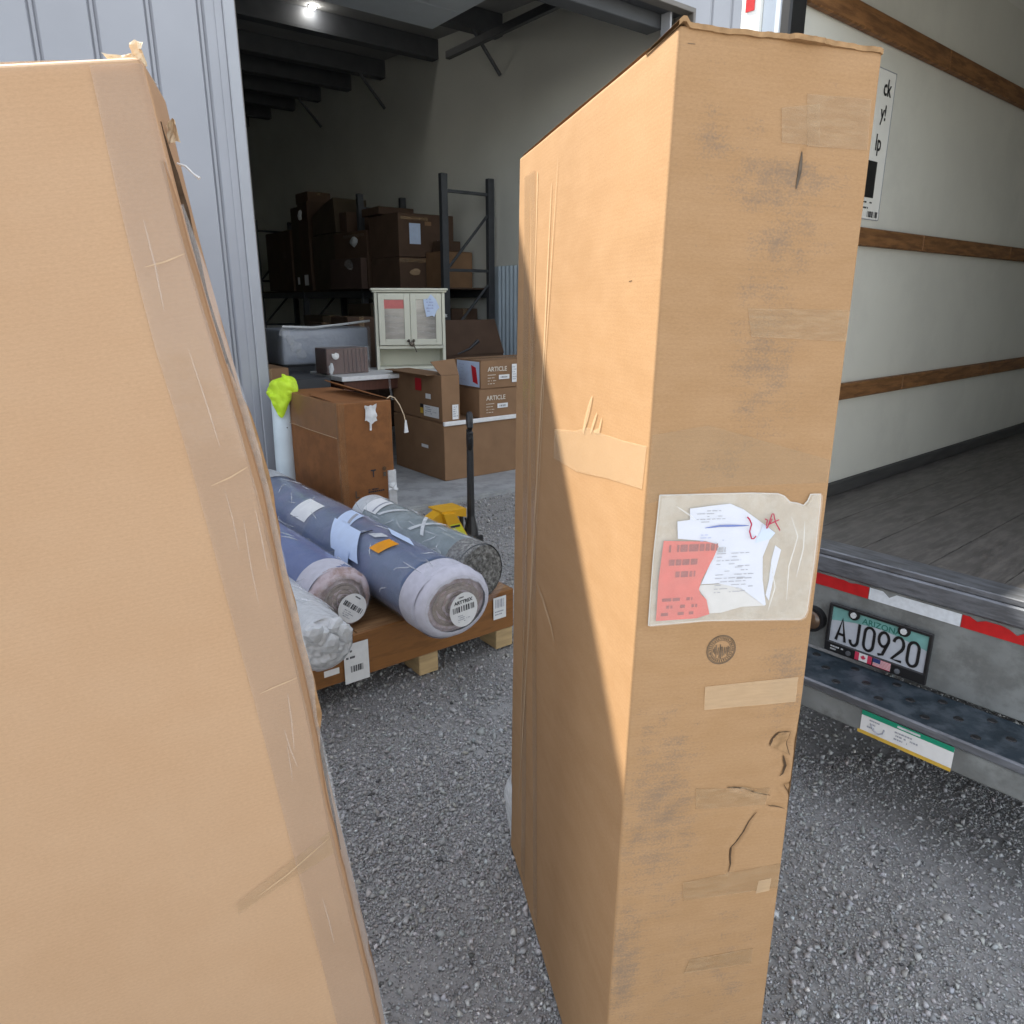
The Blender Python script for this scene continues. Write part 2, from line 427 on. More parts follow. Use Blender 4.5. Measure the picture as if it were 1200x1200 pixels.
DEC = {"pouch":[[0.068,0.691],[0.22,0.691],[0.376,0.691],[0.562,0.691],[0.705,0.69],[0.741,0.688],[0.777,0.683],[0.818,0.682],[0.858,0.68],[0.879,0.684],[0.89,0.689],[0.948,0.689],[0.952,0.678],[0.958,0.63],[0.952,0.588],[0.94,0.583],[0.916,0.581],[0.374,0.585],[0.061,0.584],[0.059,0.637]],"red":[[0.104,0.655],[0.334,0.653],[0.382,0.651],[0.402,0.649],[0.38,0.639],[0.326,0.621],[0.316,0.613],[0.328,0.609],[0.363,0.604],[0.388,0.591],[0.316,0.588],[0.096,0.588],[0.093,0.623]],"paperA":[[0.231,0.68],[0.363,0.682],[0.446,0.683],[0.524,0.678],[0.637,0.666],[0.71,0.658],[0.685,0.653],[0.657,0.638],[0.671,0.618],[0.706,0.596],[0.697,0.595],[0.559,0.611],[0.422,0.617],[0.328,0.617],[0.38,0.639],[0.402,0.649],[0.334,0.653],[0.18,0.656],[0.17,0.67],[0.236,0.671]],"paperB":[[0.316,0.613],[0.328,0.616],[0.442,0.616],[0.56,0.611],[0.697,0.595],[0.571,0.595],[0.457,0.591],[0.388,0.591],[0.363,0.604]],"paperC":[[0.723,0.647],[0.76,0.643],[0.735,0.617],[0.724,0.599],[0.701,0.604],[0.711,0.617],[0.712,0.635]],"fold":[[0.637,0.666],[0.71,0.658],[0.685,0.653],[0.6,0.65],[0.627,0.66]],"blue":[[0.318,0.665],[0.392,0.666],[0.551,0.666],[0.554,0.664],[0.393,0.664]],"w1":[[0.532,0.673],[0.546,0.671],[0.56,0.667],[0.553,0.661],[0.568,0.655],[0.58,0.655],[0.591,0.657]],"w2":[[0.631,0.671],[0.645,0.67],[0.643,0.666],[0.644,0.663],[0.664,0.668],[0.671,0.671]],"w3":[[0.649,0.663],[0.668,0.675],[0.676,0.675],[0.691,0.668],[0.722,0.661]],"w4":[[0.651,0.666],[0.711,0.67]],"stamp":[[0.483,0.557],[0.386,0.558],[0.577,0.555],[0.474,0.572],[0.493,0.541]],"T1":[[0.515,0.959],[0.705,0.964],[0.729,0.938],[0.532,0.938]],"T1b":[[0.635,0.969],[0.966,0.97],[0.976,0.938],[0.663,0.937]],"T2":[[0.446,0.829],[1.004,0.83],[1.003,0.807],[0.478,0.809]],"T3":[[0.41,0.524],[0.954,0.526],[0.956,0.502],[0.418,0.502]],"T4":[[0.412,0.424],[0.879,0.414],[0.849,0.397],[0.424,0.402]],"T5":[[0.388,0.324],[0.99,0.33],[0.989,0.301],[0.399,0.303]],"T6":[[0.476,0.232],[0.874,0.233],[0.875,0.214],[0.442,0.216]],"T0":[[0.009,0.737],[0.297,0.744],[0.998,0.716],[0.98,0.698],[0.327,0.696],[0.004,0.684]],"cracks":[[[0.804,0.39],[0.767,0.38],[0.741,0.369],[0.704,0.359],[0.674,0.353],[0.675,0.343],[0.68,0.335],[0.668,0.327]],[[0.601,0.421],[0.722,0.416],[0.79,0.41],[0.881,0.406]],[[0.839,0.459],[0.862,0.464],[0.889,0.471]],[[0.889,0.471],[0.954,0.471]],[[0.954,0.471],[0.948,0.458],[0.967,0.447]],[[0.927,0.425],[0.948,0.427],[0.959,0.435],[0.933,0.447]],[[0.865,0.397],[0.889,0.394],[0.974,0.391]],[[1.004,0.418],[0.962,0.415],[1.003,0.404]]],"gouge":[[0.648,0.934],[0.646,0.922],[0.638,0.91]],"mark":[[0.043,0.99],[0.078,0.99]],"sm":[[[0.306,0.926],[0.855,0.899]],[[0.459,0.893],[0.803,0.856]],[[0.393,0.865],[0.698,0.73]],[[-0.011,0.495],[0.426,0.299]],[[0.769,0.571],[0.974,0.478]],[[-0.024,0.321],[0.191,0.163]],[[0.045,0.947],[0.392,0.925]],[[0.612,0.294],[0.865,0.138]],[[0.21,0.266],[0.639,0.146]],[[0.26,0.731],[0.553,0.704]]]}
DECL = {"tapeA":[[0.172,0.981],[0.214,0.981],[0.191,0.202],[0.056,0.16]],"tapeB":[[0.369,0.971],[0.43,0.971],[0.144,0.187],[0.029,0.058]],"pts":[[-0.001,1.001],[0.18,0.982],[0.107,0.175],[0.39,0.97],[0.324,0.79],[0.37,0.6],[1.0,1.0],[-0.129,0.102]],"band":[[0.434,0.699],[0.578,0.71],[0.683,0.719],[0.764,0.719],[0.88,0.721],[0.998,0.726],[0.986,0.692],[0.801,0.685],[0.494,0.67]],"brush":[[0.701,0.75],[0.683,0.737],[0.651,0.713],[0.615,0.711]],"brush2":[[0.764,0.734],[0.752,0.722],[0.722,0.719]],"hole":[[0.871,0.845]]}

# ------------------------------------------------------------------ ground
def ground():
    xs = np.concatenate([[-90, -30, -12, -6], np.linspace(-4, 4, 81), [6, 12, 30, 90]])
    ys = np.concatenate([[-90, -30, -10, -4], np.linspace(-2, 9, 111), [12, 20, 40, 90]])
    g = sines(3, 14, 2., 30., 2)
    X, Y = np.meshgrid(xs, ys)
    inner = (abs(X) < 4) & (Y > -2) & (Y < 9)
    Z = np.where(inner, .012 * g(np.stack([X, Y], -1)) - .008, -.008)
    V = np.stack([X, Y, Z], -1).reshape(-1, 3); nx = len(xs)
    F = [(j * nx + i, j * nx + i + 1, (j + 1) * nx + i + 1, (j + 1) * nx + i) for j in range(len(ys) - 1) for i in range(nx - 1)]
    o = mesh('ground', V, F, 'ground', smooth=True); o['kind'] = 'structure'
    # loose crushed stone: eight-sided chips
    oc = np.array([(1, 0, 0), (-1, 0, 0), (0, 1, 0), (0, -1, 0), (0, 0, 1), (0, 0, -1)], float)
    fi = np.array([(0, 2, 4), (2, 1, 4), (1, 3, 4), (3, 0, 4), (2, 0, 5), (1, 2, 5), (3, 1, 5), (0, 3, 5)])
    regs = [((-.5, .35), (.75, 1.45), 36000, 1.), ((-.85, .3), (1.45, 2.3), 40000, 1.1), ((-1.1, .15), (2.3, 3.4), 26000, 1.3), ((.35, 1.4), (.45, 1.3), 42000, 1.), ((.35, 1.7), (1.3, 2.3), 36000, 1.1),
            ((.5, 2.2), (2.2, 3.2), 5000, 1.4), ((-.75, .5), (3.4, 6.2), 26000, 1.5), ((-2.2, 2.4), (-.8, 3), 8000, 1.3)]
    P = []; SZ = []
    clump = sines(11, 12, 2.5, 26., 2); patchy = sines(19, 6, 3., 9., 2)
    for (x0, x1), (y0, y1), n, k in regs:
        p = np.stack([RNG.uniform(x0, x1, n), RNG.uniform(y0, y1, n)], 1)
        c = clump(p) + .35 * patchy(p); p = p[c + RNG.uniform(-.42, .42, n) > -.20]; n = len(p)
        s = .0022 + .0058 * RNG.beta(1.1, 3.6, n)
        big = RNG.random(n) < .035
        s = np.where(big, RNG.uniform(.006, .0115, n), s) * k
        P.append(p); SZ.append(s)
    P = np.concatenate(P); SZ = np.concatenate(SZ); n = len(P)
    q = RNG.normal(size=(n, 4)); q /= np.linalg.norm(q, axis=1)[:, None]
    w, x, y, z = q.T
    R = np.stack([np.stack([1 - 2 * (y * y + z * z), 2 * (x * y - z * w), 2 * (x * z + y * w)], -1),
                  np.stack([2 * (x * y + z * w), 1 - 2 * (x * x + z * z), 2 * (y * z - x * w)], -1),
                  np.stack([2 * (x * z - y * w), 2 * (y * z + x * w), 1 - 2 * (x * x + y * y)], -1)], 1)
    loc = (oc[None] * RNG.uniform(.65, 1.25, (n, 6, 1)) + RNG.uniform(-.38, .38, (n, 6, 3))) * np.stack([RNG.uniform(.8, 1.4, n), RNG.uniform(.7, 1.1, n), RNG.uniform(.45, .85, n)], -1)[:, None, :]
    loc = np.einsum('nij,nkj->nki', R, loc) * SZ[:, None, None]
    gz = .012 * g(P) - .008
    loc[:, :, :2] += P[:, None, :]
    loc[:, :, 2] = loc[:, :, 2] * 1.05 + gz[:, None] + SZ[:, None] * .50
    V = loc.reshape(-1, 3); F = (fi[None] + (np.arange(n) * 6)[:, None, None]).reshape(-1, 3)
    me = bpy.data.meshes.new('gravel')
    me.vertices.add(len(V)); me.vertices.foreach_set('co', V.ravel())
    me.loops.add(F.size); me.loops.foreach_set('vertex_index', F.ravel().astype(np.int32))
    me.polygons.add(len(F)); me.polygons.foreach_set('loop_start', np.arange(0, F.size, 3, dtype=np.int32))
    me.update(calc_edges=True)
    tint = np.clip(RNG.normal(.95, .14, n), .5, 1.4); wh = RNG.random(n) < .02; tint = np.where(wh, RNG.uniform(1.3, 1.8, n), tint)
    dk = RNG.random(n) < .012; tint = np.where(dk, .3, tint)
    c = np.repeat(tint[:, None] * np.stack([1 + RNG.normal(0, .03, n), np.ones(n), 1 + RNG.normal(0, .03, n)], 1), 6, axis=0)
    a = me.attributes.new('tint', 'FLOAT_COLOR', 'POINT')
    a.data.foreach_set('color', np.concatenate([c, np.ones((len(c), 1))], 1).ravel())
    me.materials.append(M['pebble'])
    o = link(bpy.data.objects.new('gravel', me)); o['kind'] = 'stuff'
    o['label'] = 'loose crushed grey gravel scattered over the yard'
ground()

# ------------------------------------------------------------------ the warehouse (x along the front wall, y inwards)
OPEN0, OPEN1, HEAD, TOP = 1.70, 5.76, 4.04, 5.84
FR, IN = 4.90, 5.10
def slab():
    V = [WB(u, n, .04) for u, n in ((-4, 4.86), (14, 4.86), (14, 20), (-4, 20))]
    V = [(-4, 4.84, -.05), (14, 4.84, -.05), (14, 20, -.05), (-4, 20, -.05), (-4, 4.84, .036), (14, 4.84, .036), (14, 20, .036), (-4, 20, .036)]
    V = [WB(*v) for v in V]
    bm = bmesh.new(); vs = [bm.verts.new(v) for v in V]
    for f in ((3, 2, 1, 0), (4, 5, 6, 7), (0, 1, 5, 4), (1, 2, 6, 5), (2, 3, 7, 6), (3, 0, 4, 7)): bm.faces.new([vs[i] for i in f])
    bmesh.ops.bevel(bm, geom=[e for e in bm.edges if all(abs(v.co.z - .036) < .001 for v in e.verts)], offset=.012, segments=2, affect='EDGES')
    o = from_bm('concrete_floor', bm, 'concrete'); o['kind'] = 'structure'
slab()
wh = thing('warehouse', 'pale blue grey ribbed metal warehouse with an open loading doorway', 'warehouse', (0, 0, 0), ROTB)
def ribbed(name, u0, u1, z0, z1, ribs, y, m, depth=-.020, half=.024, parent=wh):
    """vertical profiled sheet: a stepped groove (or rib) at each given place"""
    xs = [(u0, 0)]
    for r in sorted(ribs):
        if u0 + .05 < r < u1 - .05:
            xs += [(r - half, 0), (r - half * .55, depth), (r - half * .3, depth * .55), (r + half * .3, depth * .55), (r + half * .55, depth), (r + half, 0)]
    xs.append((u1, 0)); V, F = [], []
    for x, d in xs: V += [(x, y - d, z0), (x, y - d, z1)]
    for i in range(len(xs) - 1): F.append((2 * i, 2 * i + 2, 2 * i + 3, 2 * i + 1))
    return mesh(name, V, F, m, parent)
RIBS = [1.505 - .283 * k for k in range(40)] + [6.04 + .283 * k for k in range(30)]
HR = [1.505 + .283 * k for k in range(18)]
ribbed('siding_panel', -8, 1.585, 0, TOP, RIBS, FR, 'siding')
ribbed('siding_panel', 5.79, 14, 0, TOP, RIBS, FR, 'siding')
ribbed('siding_panel', 1.585, 5.79, HEAD + .0, TOP, HR, FR, 'siding')
box('wall_core', (-8, FR + .045, 0), (1.69, IN, TOP), 'int_wall', wh, 0)
box('wall_core', (5.77, FR + .045, 0), (14, IN, TOP), 'int_wall', wh, 0)
box('wall_core', (1.69, FR + .045, HEAD + .01), (5.77, IN, TOP), 'header', wh, 0)
box('jamb_trim', (1.63, FR - .018, 0), (OPEN0, IN + .004, HEAD + .004), 'trim', wh, .006)
box('jamb_flashing', (1.583, FR - .006, 0), (1.6295, FR + .04, HEAD + .004), 'siding', wh, .003)
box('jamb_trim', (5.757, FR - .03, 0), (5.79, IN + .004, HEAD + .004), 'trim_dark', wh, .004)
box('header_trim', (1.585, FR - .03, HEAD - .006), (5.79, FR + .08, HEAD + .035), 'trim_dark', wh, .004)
box('door_track', (1.703, 5.0, .04), (1.745, 5.16, 4.3), 'trim_dark', wh, .003)
box('door_track', (5.60, 5.0, .04), (5.625, 5.11, 4.3), 'trim', wh, .003)
box('door_track', (5.30, 5.14, 4.34), (5.36, 8.2, 4.42), 'steel_dark', wh, .003)
box('header_beam', (1.745, 5.12, 3.94), (5.63, 5.30, 4.30), 'header', wh, .006)
# overhead door, raised under the roof on its tracks
for k in range(4):
    box('door_panel', (1.80, 5.40 + .57 * k, 4.42), (4.80, 5.40 + .57 * k + .562, 4.465), 'truck_track', wh, .004)
box('eave_trim', (-8.05, FR - .06, TOP), (14.05, IN, TOP + .09), 'trim', wh, .006)
RW = 6.0
def ceil_z(n): return 4.72 + .056 * (n - 4.9)
box('side_wall', (RW, IN, 0), (RW + .18, 20, 6.8), 'int_wall', wh, 0)
box('side_wall', (-4.2, IN, 0), (-4, 20, 6.8), 'int_wall', wh, 0)
box('back_wall', (-4, 20, 0), (RW + .18, 20.2, 6.8), 'int_wall', wh, 0)
V = [(-4.2, IN, ceil_z(IN)), (RW + .18, IN, ceil_z(IN)), (RW + .18, 20, ceil_z(20)), (-4.2, 20, ceil_z(20))]
mesh('ceiling', V, [(3, 2, 1, 0)], 'ceiling', wh)
V = [(-8.05, FR + .1, TOP - .02), (14.05, FR + .1, TOP - .02), (14.05, 20.3, TOP + .8), (-8.05, 20.3, TOP + .8)]
mesh('roof', V, [(0, 1, 2, 3)], 'trim', wh)
for k, n in enumerate((6.3, 8.0, 9.45, 10.95, 12.1, 13.3, 14.45, 15.7, 17.0, 18.4)):
    z = ceil_z(n)
    bm = bmesh.new()
    bm_box(bm, (-4, n, z - .22), (RW, n + .07, z - .004), .004); bm_box(bm, (-4, n, z - .24), (RW, n + .16, z - .218), .003)
    from_bm('purlin', bm, 'purlin', wh)
# knee braces where the purlins land on the side wall
for n in (8.0, 10.95, 13.3):
    tube('purlin_brace', [(RW - .02, n + .03, ceil_z(n) - .65), (RW - .45, n + .03, ceil_z(n) - .2)], .022, 'purlin', wh, 6)
o = ribbed('wainscot_panel', 0, 2.9, .04, 2.03, [.05 + .085 * k for k in range(40)], 0, 'wainscot', .018, .018)
o.location = (RW - .012, 8.2, 0); o.rotation_euler = (0, 0, -math.pi / 2)
lamp = thing('ceiling_lamp', 'small round lit lamp hanging under the dark warehouse ceiling', 'lamp', WB(4.19, 9.36, 4.97), ROTB)
cyl('lamp_cap', (0, 0, -.01), (0, 0, .04), .05, 'steel_dark', lamp)
bm = bmesh.new(); bmesh.ops.create_uvsphere(bm, u_segments=16, v_segments=8, radius=.036, matrix=Matrix.Translation((0, 0, -.02)) @ Matrix.Diagonal((1, 1, .6, 1)))
from_bm('bulb', bm, 'lamp_glow', lamp, True)

# ------------------------------------------------------------------ the two big cartons in front
class Hull:
    """eight corners, warped gently; six rounded faces share one surface function"""
    def __init__(self, c, seed, amp=.0022, bow=None, r=.005):
        self.c = {k: np.array(v, float) for k, v in c.items()}
        self.g = [sines(seed + i, 9, 5., 30., 3) for i in range(3)]
        self.amp, self.bow, self.r = amp, bow, r
        n = self.c
        self.faces = {'front': ('NLb', 'NRb', 'NLt', 'NRt'), 'left': ('FLb', 'NLb', 'FLt', 'NLt'), 'right': ('NRb', 'FRb', 'NRt', 'FRt'),
                      'back': ('FRb', 'FLb', 'FRt', 'FLt'), 'top': ('NLt', 'NRt', 'FLt', 'FRt'), 'bottom': ('FLb', 'FRb', 'NLb', 'NRb')}
        self.disp = {}
    def size(self, f):
        A, B, C, D = [self.c[k] for k in self.faces[f]]
        return (np.linalg.norm(B - A) + np.linalg.norm(D - C)) / 2, (np.linalg.norm(C - A) + np.linalg.norm(D - B)) / 2
    def P(self, f, a, t, off=0.):
        a, t = np.asarray(a, float), np.asarray(t, float)
        A, B, C, D = [self.c[k] for k in self.faces[f]]
        a_, t_ = a[..., None], t[..., None]
        p = A * (1 - a_) * (1 - t_) + B * a_ * (1 - t_) + C * (1 - a_) * t_ + D * a_ * t_
        n = np.cross(B - A + D - C, C - A + D - B); n /= np.linalg.norm(n)
        w, h = self.size(f); r = self.r
        d = np.zeros_like(a)
        for e in (a * w, (1 - a) * w, t * h, (1 - t) * h):
            x = np.clip(r - e, 0, r); d = d + r - np.sqrt(np.maximum(r * r - x * x, 0))
        q = -d + off
        if f in self.disp: q = q + self.disp[f](a, t, w, h)
        if self.bow is not None: p = p + self.bow(p)
        p = p + self.amp * np.stack([g(p) for g in self.g], -1)
        return p + n * q[..., None]
    def grid(self, f, st):
        w, h = self.size(f); r = self.r; x0 = r * (1 - math.sqrt(.5))
        def ax(L, s):
            e = np.array([x0, r * .45, r * .7, r, r * 1.5])
            m = np.linspace(r * 2, L - r * 2, max(3, int(L / s)))
            return np.concatenate([e, m, L - e[::-1]]) / L
        a, t = ax(w, st[0]), ax(h, st[1])
        A, T = np.meshgrid(a, t); na = len(a)
        F = [(j * na + i, j * na + i + 1, (j + 1) * na + i + 1, (j + 1) * na + i) for j in range(len(t) - 1) for i in range(na - 1)]
        return self.P(f, A, T).reshape(-1, 3), F, np.stack([A * w, T * h], -1).reshape(-1, 2), A.ravel(), T.ravel()
    def build(self, name, m, parent, steps, wear=None):
        V, F, UV, WR = [], [], [], []; b = 0
        for i, f in enumerate(self.faces):
            v, fc, uv, a, t = self.grid(f, steps.get(f, (.05, .05)))
            V.append(v); UV.append(uv + np.array([i * 3.1, 0])); F += [tuple(k + b for k in q) for q in fc]
            WR.append(wear(f, a, t) if wear else np.zeros(len(v))); b += len(v)
        o = mesh(name, np.concatenate(V), F, m, parent, True, np.concatenate(UV))
        at = o.data.attributes.new('wear', 'FLOAT', 'POINT'); at.data.foreach_set('value', np.concatenate(WR).astype(np.float32))
        return o
    def decal(self, name, f, poly, m, parent, off=.0012, step=.006, wob=None, seed=0, thick=0):
        """a thin sheet with the given outline lying on a face, following its relief"""
        w, h = self.size(f)
        pts = [Vector((a * w, t * h)) for a, t in poly]
        out = []
        for i, p in enumerate(pts):
            q = pts[(i + 1) % len(pts)]; k = max(1, int((q - p).length / step / 1.5))
            out += [p.lerp(q, j / k) for j in range(k)]
        n = len(out); xs = [p.x for p in out]; ys = [p.y for p in out]
        px, py = np.array(xs), np.array(ys); ins = []
        gx, gy = np.meshgrid(np.arange(min(xs) + step / 2, max(xs), step), np.arange(min(ys) + step / 2, max(ys), step))
        gx, gy = gx.ravel(), gy.ravel(); c = np.zeros(len(gx), bool); j = n - 1
        dmin = np.full(len(gx), 9.)
        for i in range(n):
            dmin = np.minimum(dmin, np.hypot(gx - px[i], gy - py[i]))
            if py[i] != py[j]:
                cr = ((py[i] > gy) != (py[j] > gy)) & (gx < (px[j] - px[i]) * (gy - py[i]) / (py[j] - py[i]) + px[i]); c ^= cr
            j = i
        c &= dmin > step * .55
        allp = out + [Vector((x, y)) for x, y in zip(gx[c], gy[c])]
        r = delaunay_2d_cdt(allp, [], [list(range(n))], 1, 1e-6)
        v2 = np.array([(p.x, p.y) for p in r[0]]); fs = [tuple(q) for q in r[2]]
        o_ = np.full(len(v2), off)
        if wob:
            g = sines(seed + 50, 9, wob[1], wob[1] * 6, 2); o_ = o_ + np.maximum(wob[0] * (g(v2) + .3), 0)
        V = self.P(f, v2[:, 0] / w, v2[:, 1] / h, o_)
        ar = 0
        for q in fs[:50]:
            a, b_, c_ = v2[q[0]], v2[q[1]], v2[q[2]]; ar += np.cross(b_ - a, c_ - a)
        if ar < 0: fs = [q[::-1] for q in fs]
        return mesh(name, V, fs, m, parent, True, v2)
    def ribbon(self, name, f, lines, width, m, parent, off=.002, taper=False):
        w, h = self.size(f); V, F = [], []
        for ln in lines:
            p = np.array([(a * w, t * h) for a, t in ln]); b = len(V)
            # subdivide
            q = [p[0]]
            for i in range(len(p) - 1):
                k = max(1, int(np.linalg.norm(p[i + 1] - p[i]) / .006)); q += [p[i] + (p[i + 1] - p[i]) * (j + 1) / k for j in range(k)]
            q = np.array(q); d = np.gradient(q, axis=0); d /= np.linalg.norm(d, axis=1)[:, None] + 1e-9
            nn = np.stack([-d[:, 1], d[:, 0]], 1); s = np.linspace(0, 1, len(q))
            ww = width * (np.sin(np.pi * np.clip(s * .94 + .03, 0, 1)) ** .6 if taper else np.ones(len(q)))
            for k in range(len(q)):
                for sg in (1, -1):
                    x = q[k] + nn[k] * sg * ww[k] / 2; V.append(self.P(f, x[0] / w, x[1] / h, np.array(off)))
            F += [(b + 2 * k, b + 2 * k + 1, b + 2 * k + 3, b + 2 * k + 2) for k in range(len(q) - 1)]
        return mesh(name, V, F, m, parent)

TB = Hull({'NLb': (.169, 1.013, .004), 'NLt': (.2043, 1.013, 1.922), 'NRb': (.486, 1.072, .004), 'NRt': (.482, 1.072, 1.91),
           'FLb': (-.0065, 1.847, .004), 'FLt': (.018, 1.85, 1.917), 'FRb': (.31, 1.906, .004), 'FRt': (.296, 1.909, 1.905)}, 21)
CRW, CRH = TB.size('front')
def seg_dist(p, line):
    """distance to a polyline, signed side, and position along it"""
    best = np.full(p.shape[:-1], 9.); side = np.zeros(p.shape[:-1]); L = sum(np.linalg.norm(line[i + 1] - line[i]) for i in range(len(line) - 1)); acc = 0; pos = np.zeros(p.shape[:-1])
    for i in range(len(line) - 1):
        a, b = line[i], line[i + 1]; d = b - a; l = np.linalg.norm(d)
        s = np.clip(((p - a) @ d) / (l * l), 0, 1); q = p - a - s[..., None] * d
        dd = np.linalg.norm(q, axis=-1); cr = d[0] * (p[..., 1] - a[1]) - d[1] * (p[..., 0] - a[0])
        m = dd < best; best = np.where(m, dd, best); side = np.where(m, np.sign(cr), side); pos = np.where(m, (acc + s * l) / L, pos); acc += l
    return best, side, pos
_fg = sines(5, 12, 8., 60., 2); _fg2 = sines(6, 14, 60., 500., 2)
CRK = [[np.array((a * CRW, t * CRH)) for a, t in c] for c in DEC['cracks']]
CAMP = [(.008, .0035), (.005, .0022), (.006, .0025), (.002, .002), (.003, .0018), (.006, .0022), (.003, .0018), (.003, .0018)]
def front_disp(a, t, w, h):
    p = np.stack([a * w, t * h], -1)
    edge = np.clip(np.minimum.reduce([a * w, (1 - a) * w, t * h, (1 - t) * h]) / .03, 0, 1)
    d = .0016 * _fg(p) * edge + .00025 * _fg2(p * np.array([.4, 1]))
    for ln, (dep, lip) in zip(CRK, CAMP):
        b, s, q = seg_dist(p, ln); k = np.sin(np.pi * np.clip(q * .9 + .05, 0, 1)) ** .7
        d = d - dep * k * np.exp(-(b / .0035) ** 2) + lip * k * np.where(s < 0, np.exp(-((b - .007) / .008) ** 2), .3 * np.exp(-((b - .006) / .004) ** 2)) - .003 * k * np.exp(-(b / .03) ** 2)
    # crushed corner by the tears, gouge near the top, a soft crease under the pouch tape
    d = d - .004 * np.exp(-((a - .93) / .07) ** 2 - ((t - .435) / .035) ** 2) * edge
    g = [np.array((x * w, y * h)) for x, y in DEC['gouge']]; b, s, q = seg_dist(p, g); d = d - .004 * np.exp(-(b / .004) ** 2)
    return d
TB.disp['front'] = front_disp
_lg = sines(8, 12, 5., 50., 2)
def left_disp(a, t, w, h):
    p = np.stack([a * w, t * h], -1)
    edge = np.clip(np.minimum.reduce([a * w, (1 - a) * w, t * h, (1 - t) * h]) / .05, 0, 1)
    d = .0009 * _lg(p) * edge
    d = d - .004 * np.exp(-(((a - .87) * w) ** 2 + ((t - .845) * h) ** 2) / .006 ** 2)
    return d
TB.disp['left'] = left_disp
SMW = [1.0, .9, .85, 1.0, .85, .95, .6, .6, .5, .6]
_wg = sines(31, 10, 4., 30., 2)
def tall_wear(f, a, t):
    if f == 'left': return .12 + .08 * _wg(np.stack([a, t * 2], -1))
    if f != 'front': return np.full(len(a), .4)
    v = np.full(len(a), .30)
    for z, k in zip(DEC['sm'], SMW):
        (a0, t0), (a1, t1) = z; ca, ct, ra, rt = (a0 + a1) / 2, (t0 + t1) / 2, abs(a1 - a0) / 2 + .05, abs(t1 - t0) / 2 + .012
        e = np.sqrt(((a - ca) / ra) ** 2 + ((t - ct) / rt) ** 2)
        v = np.maximum(v, .30 + k * .62 * np.clip(1.35 - e, 0, 1))
    v = v + .12 * _wg(np.stack([a * .5, t * 2.5], -1) * 3)
    return np.clip(v, 0, 1)
tall = thing('tall_carton', 'tall narrow worn cardboard carton standing upright with a document pouch and red label', 'cardboard box', (0, 0, 0), 0, 'big cartons standing in the yard')
TB.build('carton_body', 'card_worn', tall, {'front': (.0035, .0035), 'left': (.012, .012), 'right': (.04, .03), 'back': (.05, .05), 'top': (.03, .03)}, tall_wear)
# top flaps: the near one lies over the rim with a wavy torn lip
def top_flap():
    w, h = TB.size('top'); V, F = [], []; rr = random.Random(4); n = 60
    g = sines(71, 8, 8., 90., 1); g2 = sines(72, 10, 20., 260., 1)
    for i in range(n + 1):
        a = i / n * 1.0 - .005; x = np.array([a])
        over = .004 + .004 * float(g(x)) + (.004 if .52 < a < .68 else 0)
        lift = .006 + .003 * float(g(x + 3)) + .002 * float(g2(x)) + (.005 if a < .04 else 0)
        for (d, z) in ((-over, lift - .004), (-over, lift + .002), (.10, .004), (.10, -.001)):
            p = TB.P('top', np.array(a), np.array(.0 + d / h)); p = p + np.array([0, 0, z]); V.append(p)
    for i in range(n):
        for k in range(4):
            k2 = (k + 1) % 4; F.append((i * 4 + k, (i + 1) * 4 + k, (i + 1) * 4 + k2, i * 4 + k2))
    o = mesh('top_flap', V, F, 'card_edge', tall, False); o['label'] = 'torn front top flap with a wavy lip'
    TB.decal('top_flap', 'top', [(.01, .12), (.99, .12), (.99, .985), (.01, .985)], 'card_tan', tall, .004, .05, (.004, 9), 3)
top_flap()
# tears with lifted lips; shade inside the gaps is put into the ribbon colour
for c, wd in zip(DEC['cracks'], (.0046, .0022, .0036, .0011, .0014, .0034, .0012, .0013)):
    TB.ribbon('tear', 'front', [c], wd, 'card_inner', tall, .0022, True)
K = DEC['cracks']
fl = TB.decal('torn_flap', 'front', [K[2][0], K[4][2], K[4][1], K[3][-1], K[2][-1]], 'card_edge', tall, .0016, .004, (.002, 60), 6)
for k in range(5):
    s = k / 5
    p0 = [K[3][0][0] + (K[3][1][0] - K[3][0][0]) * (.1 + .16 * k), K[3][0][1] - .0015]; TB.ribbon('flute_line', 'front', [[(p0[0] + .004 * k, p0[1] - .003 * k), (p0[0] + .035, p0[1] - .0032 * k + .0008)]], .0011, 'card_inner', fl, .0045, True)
TB.ribbon('tear', 'front', [DEC['gouge']], .005, 'ink_faint', tall, .0012, True)
TB.ribbon('scuff_mark', 'front', [DEC['mark']], .0025, 'ink_faint', tall, .0008, True)
for k, mt in (('T1', 'tape_brown'), ('T1b', 'tape_brown'), ('T2', 'tape_brown'), ('T3', 'tape_light'), ('T4', 'tape_brown'), ('T5', 'tape_brown'), ('T6', 'tape_brown'), ('T0', 'tape_clear')):
    poly = [(min(max(a, .004), .992), t) for a, t in DEC[k]]
    if poly[0][1] > poly[-1][1]: poly = poly[::-1]
    TB.decal('tape_strip', 'front', poly, mt, tall, .0009 + .0002 * 'T1 T1bT2 T3 T4 T5 T6 T0 '.find(k) / 24, .008, (.0008, 60), len(k))
TB.decal('tape_strip', 'front', [(.86, .3135), (.94, .3145), (.935, .300), (.85, .299)][::-1], 'tape_light', tall, .0018, .006)
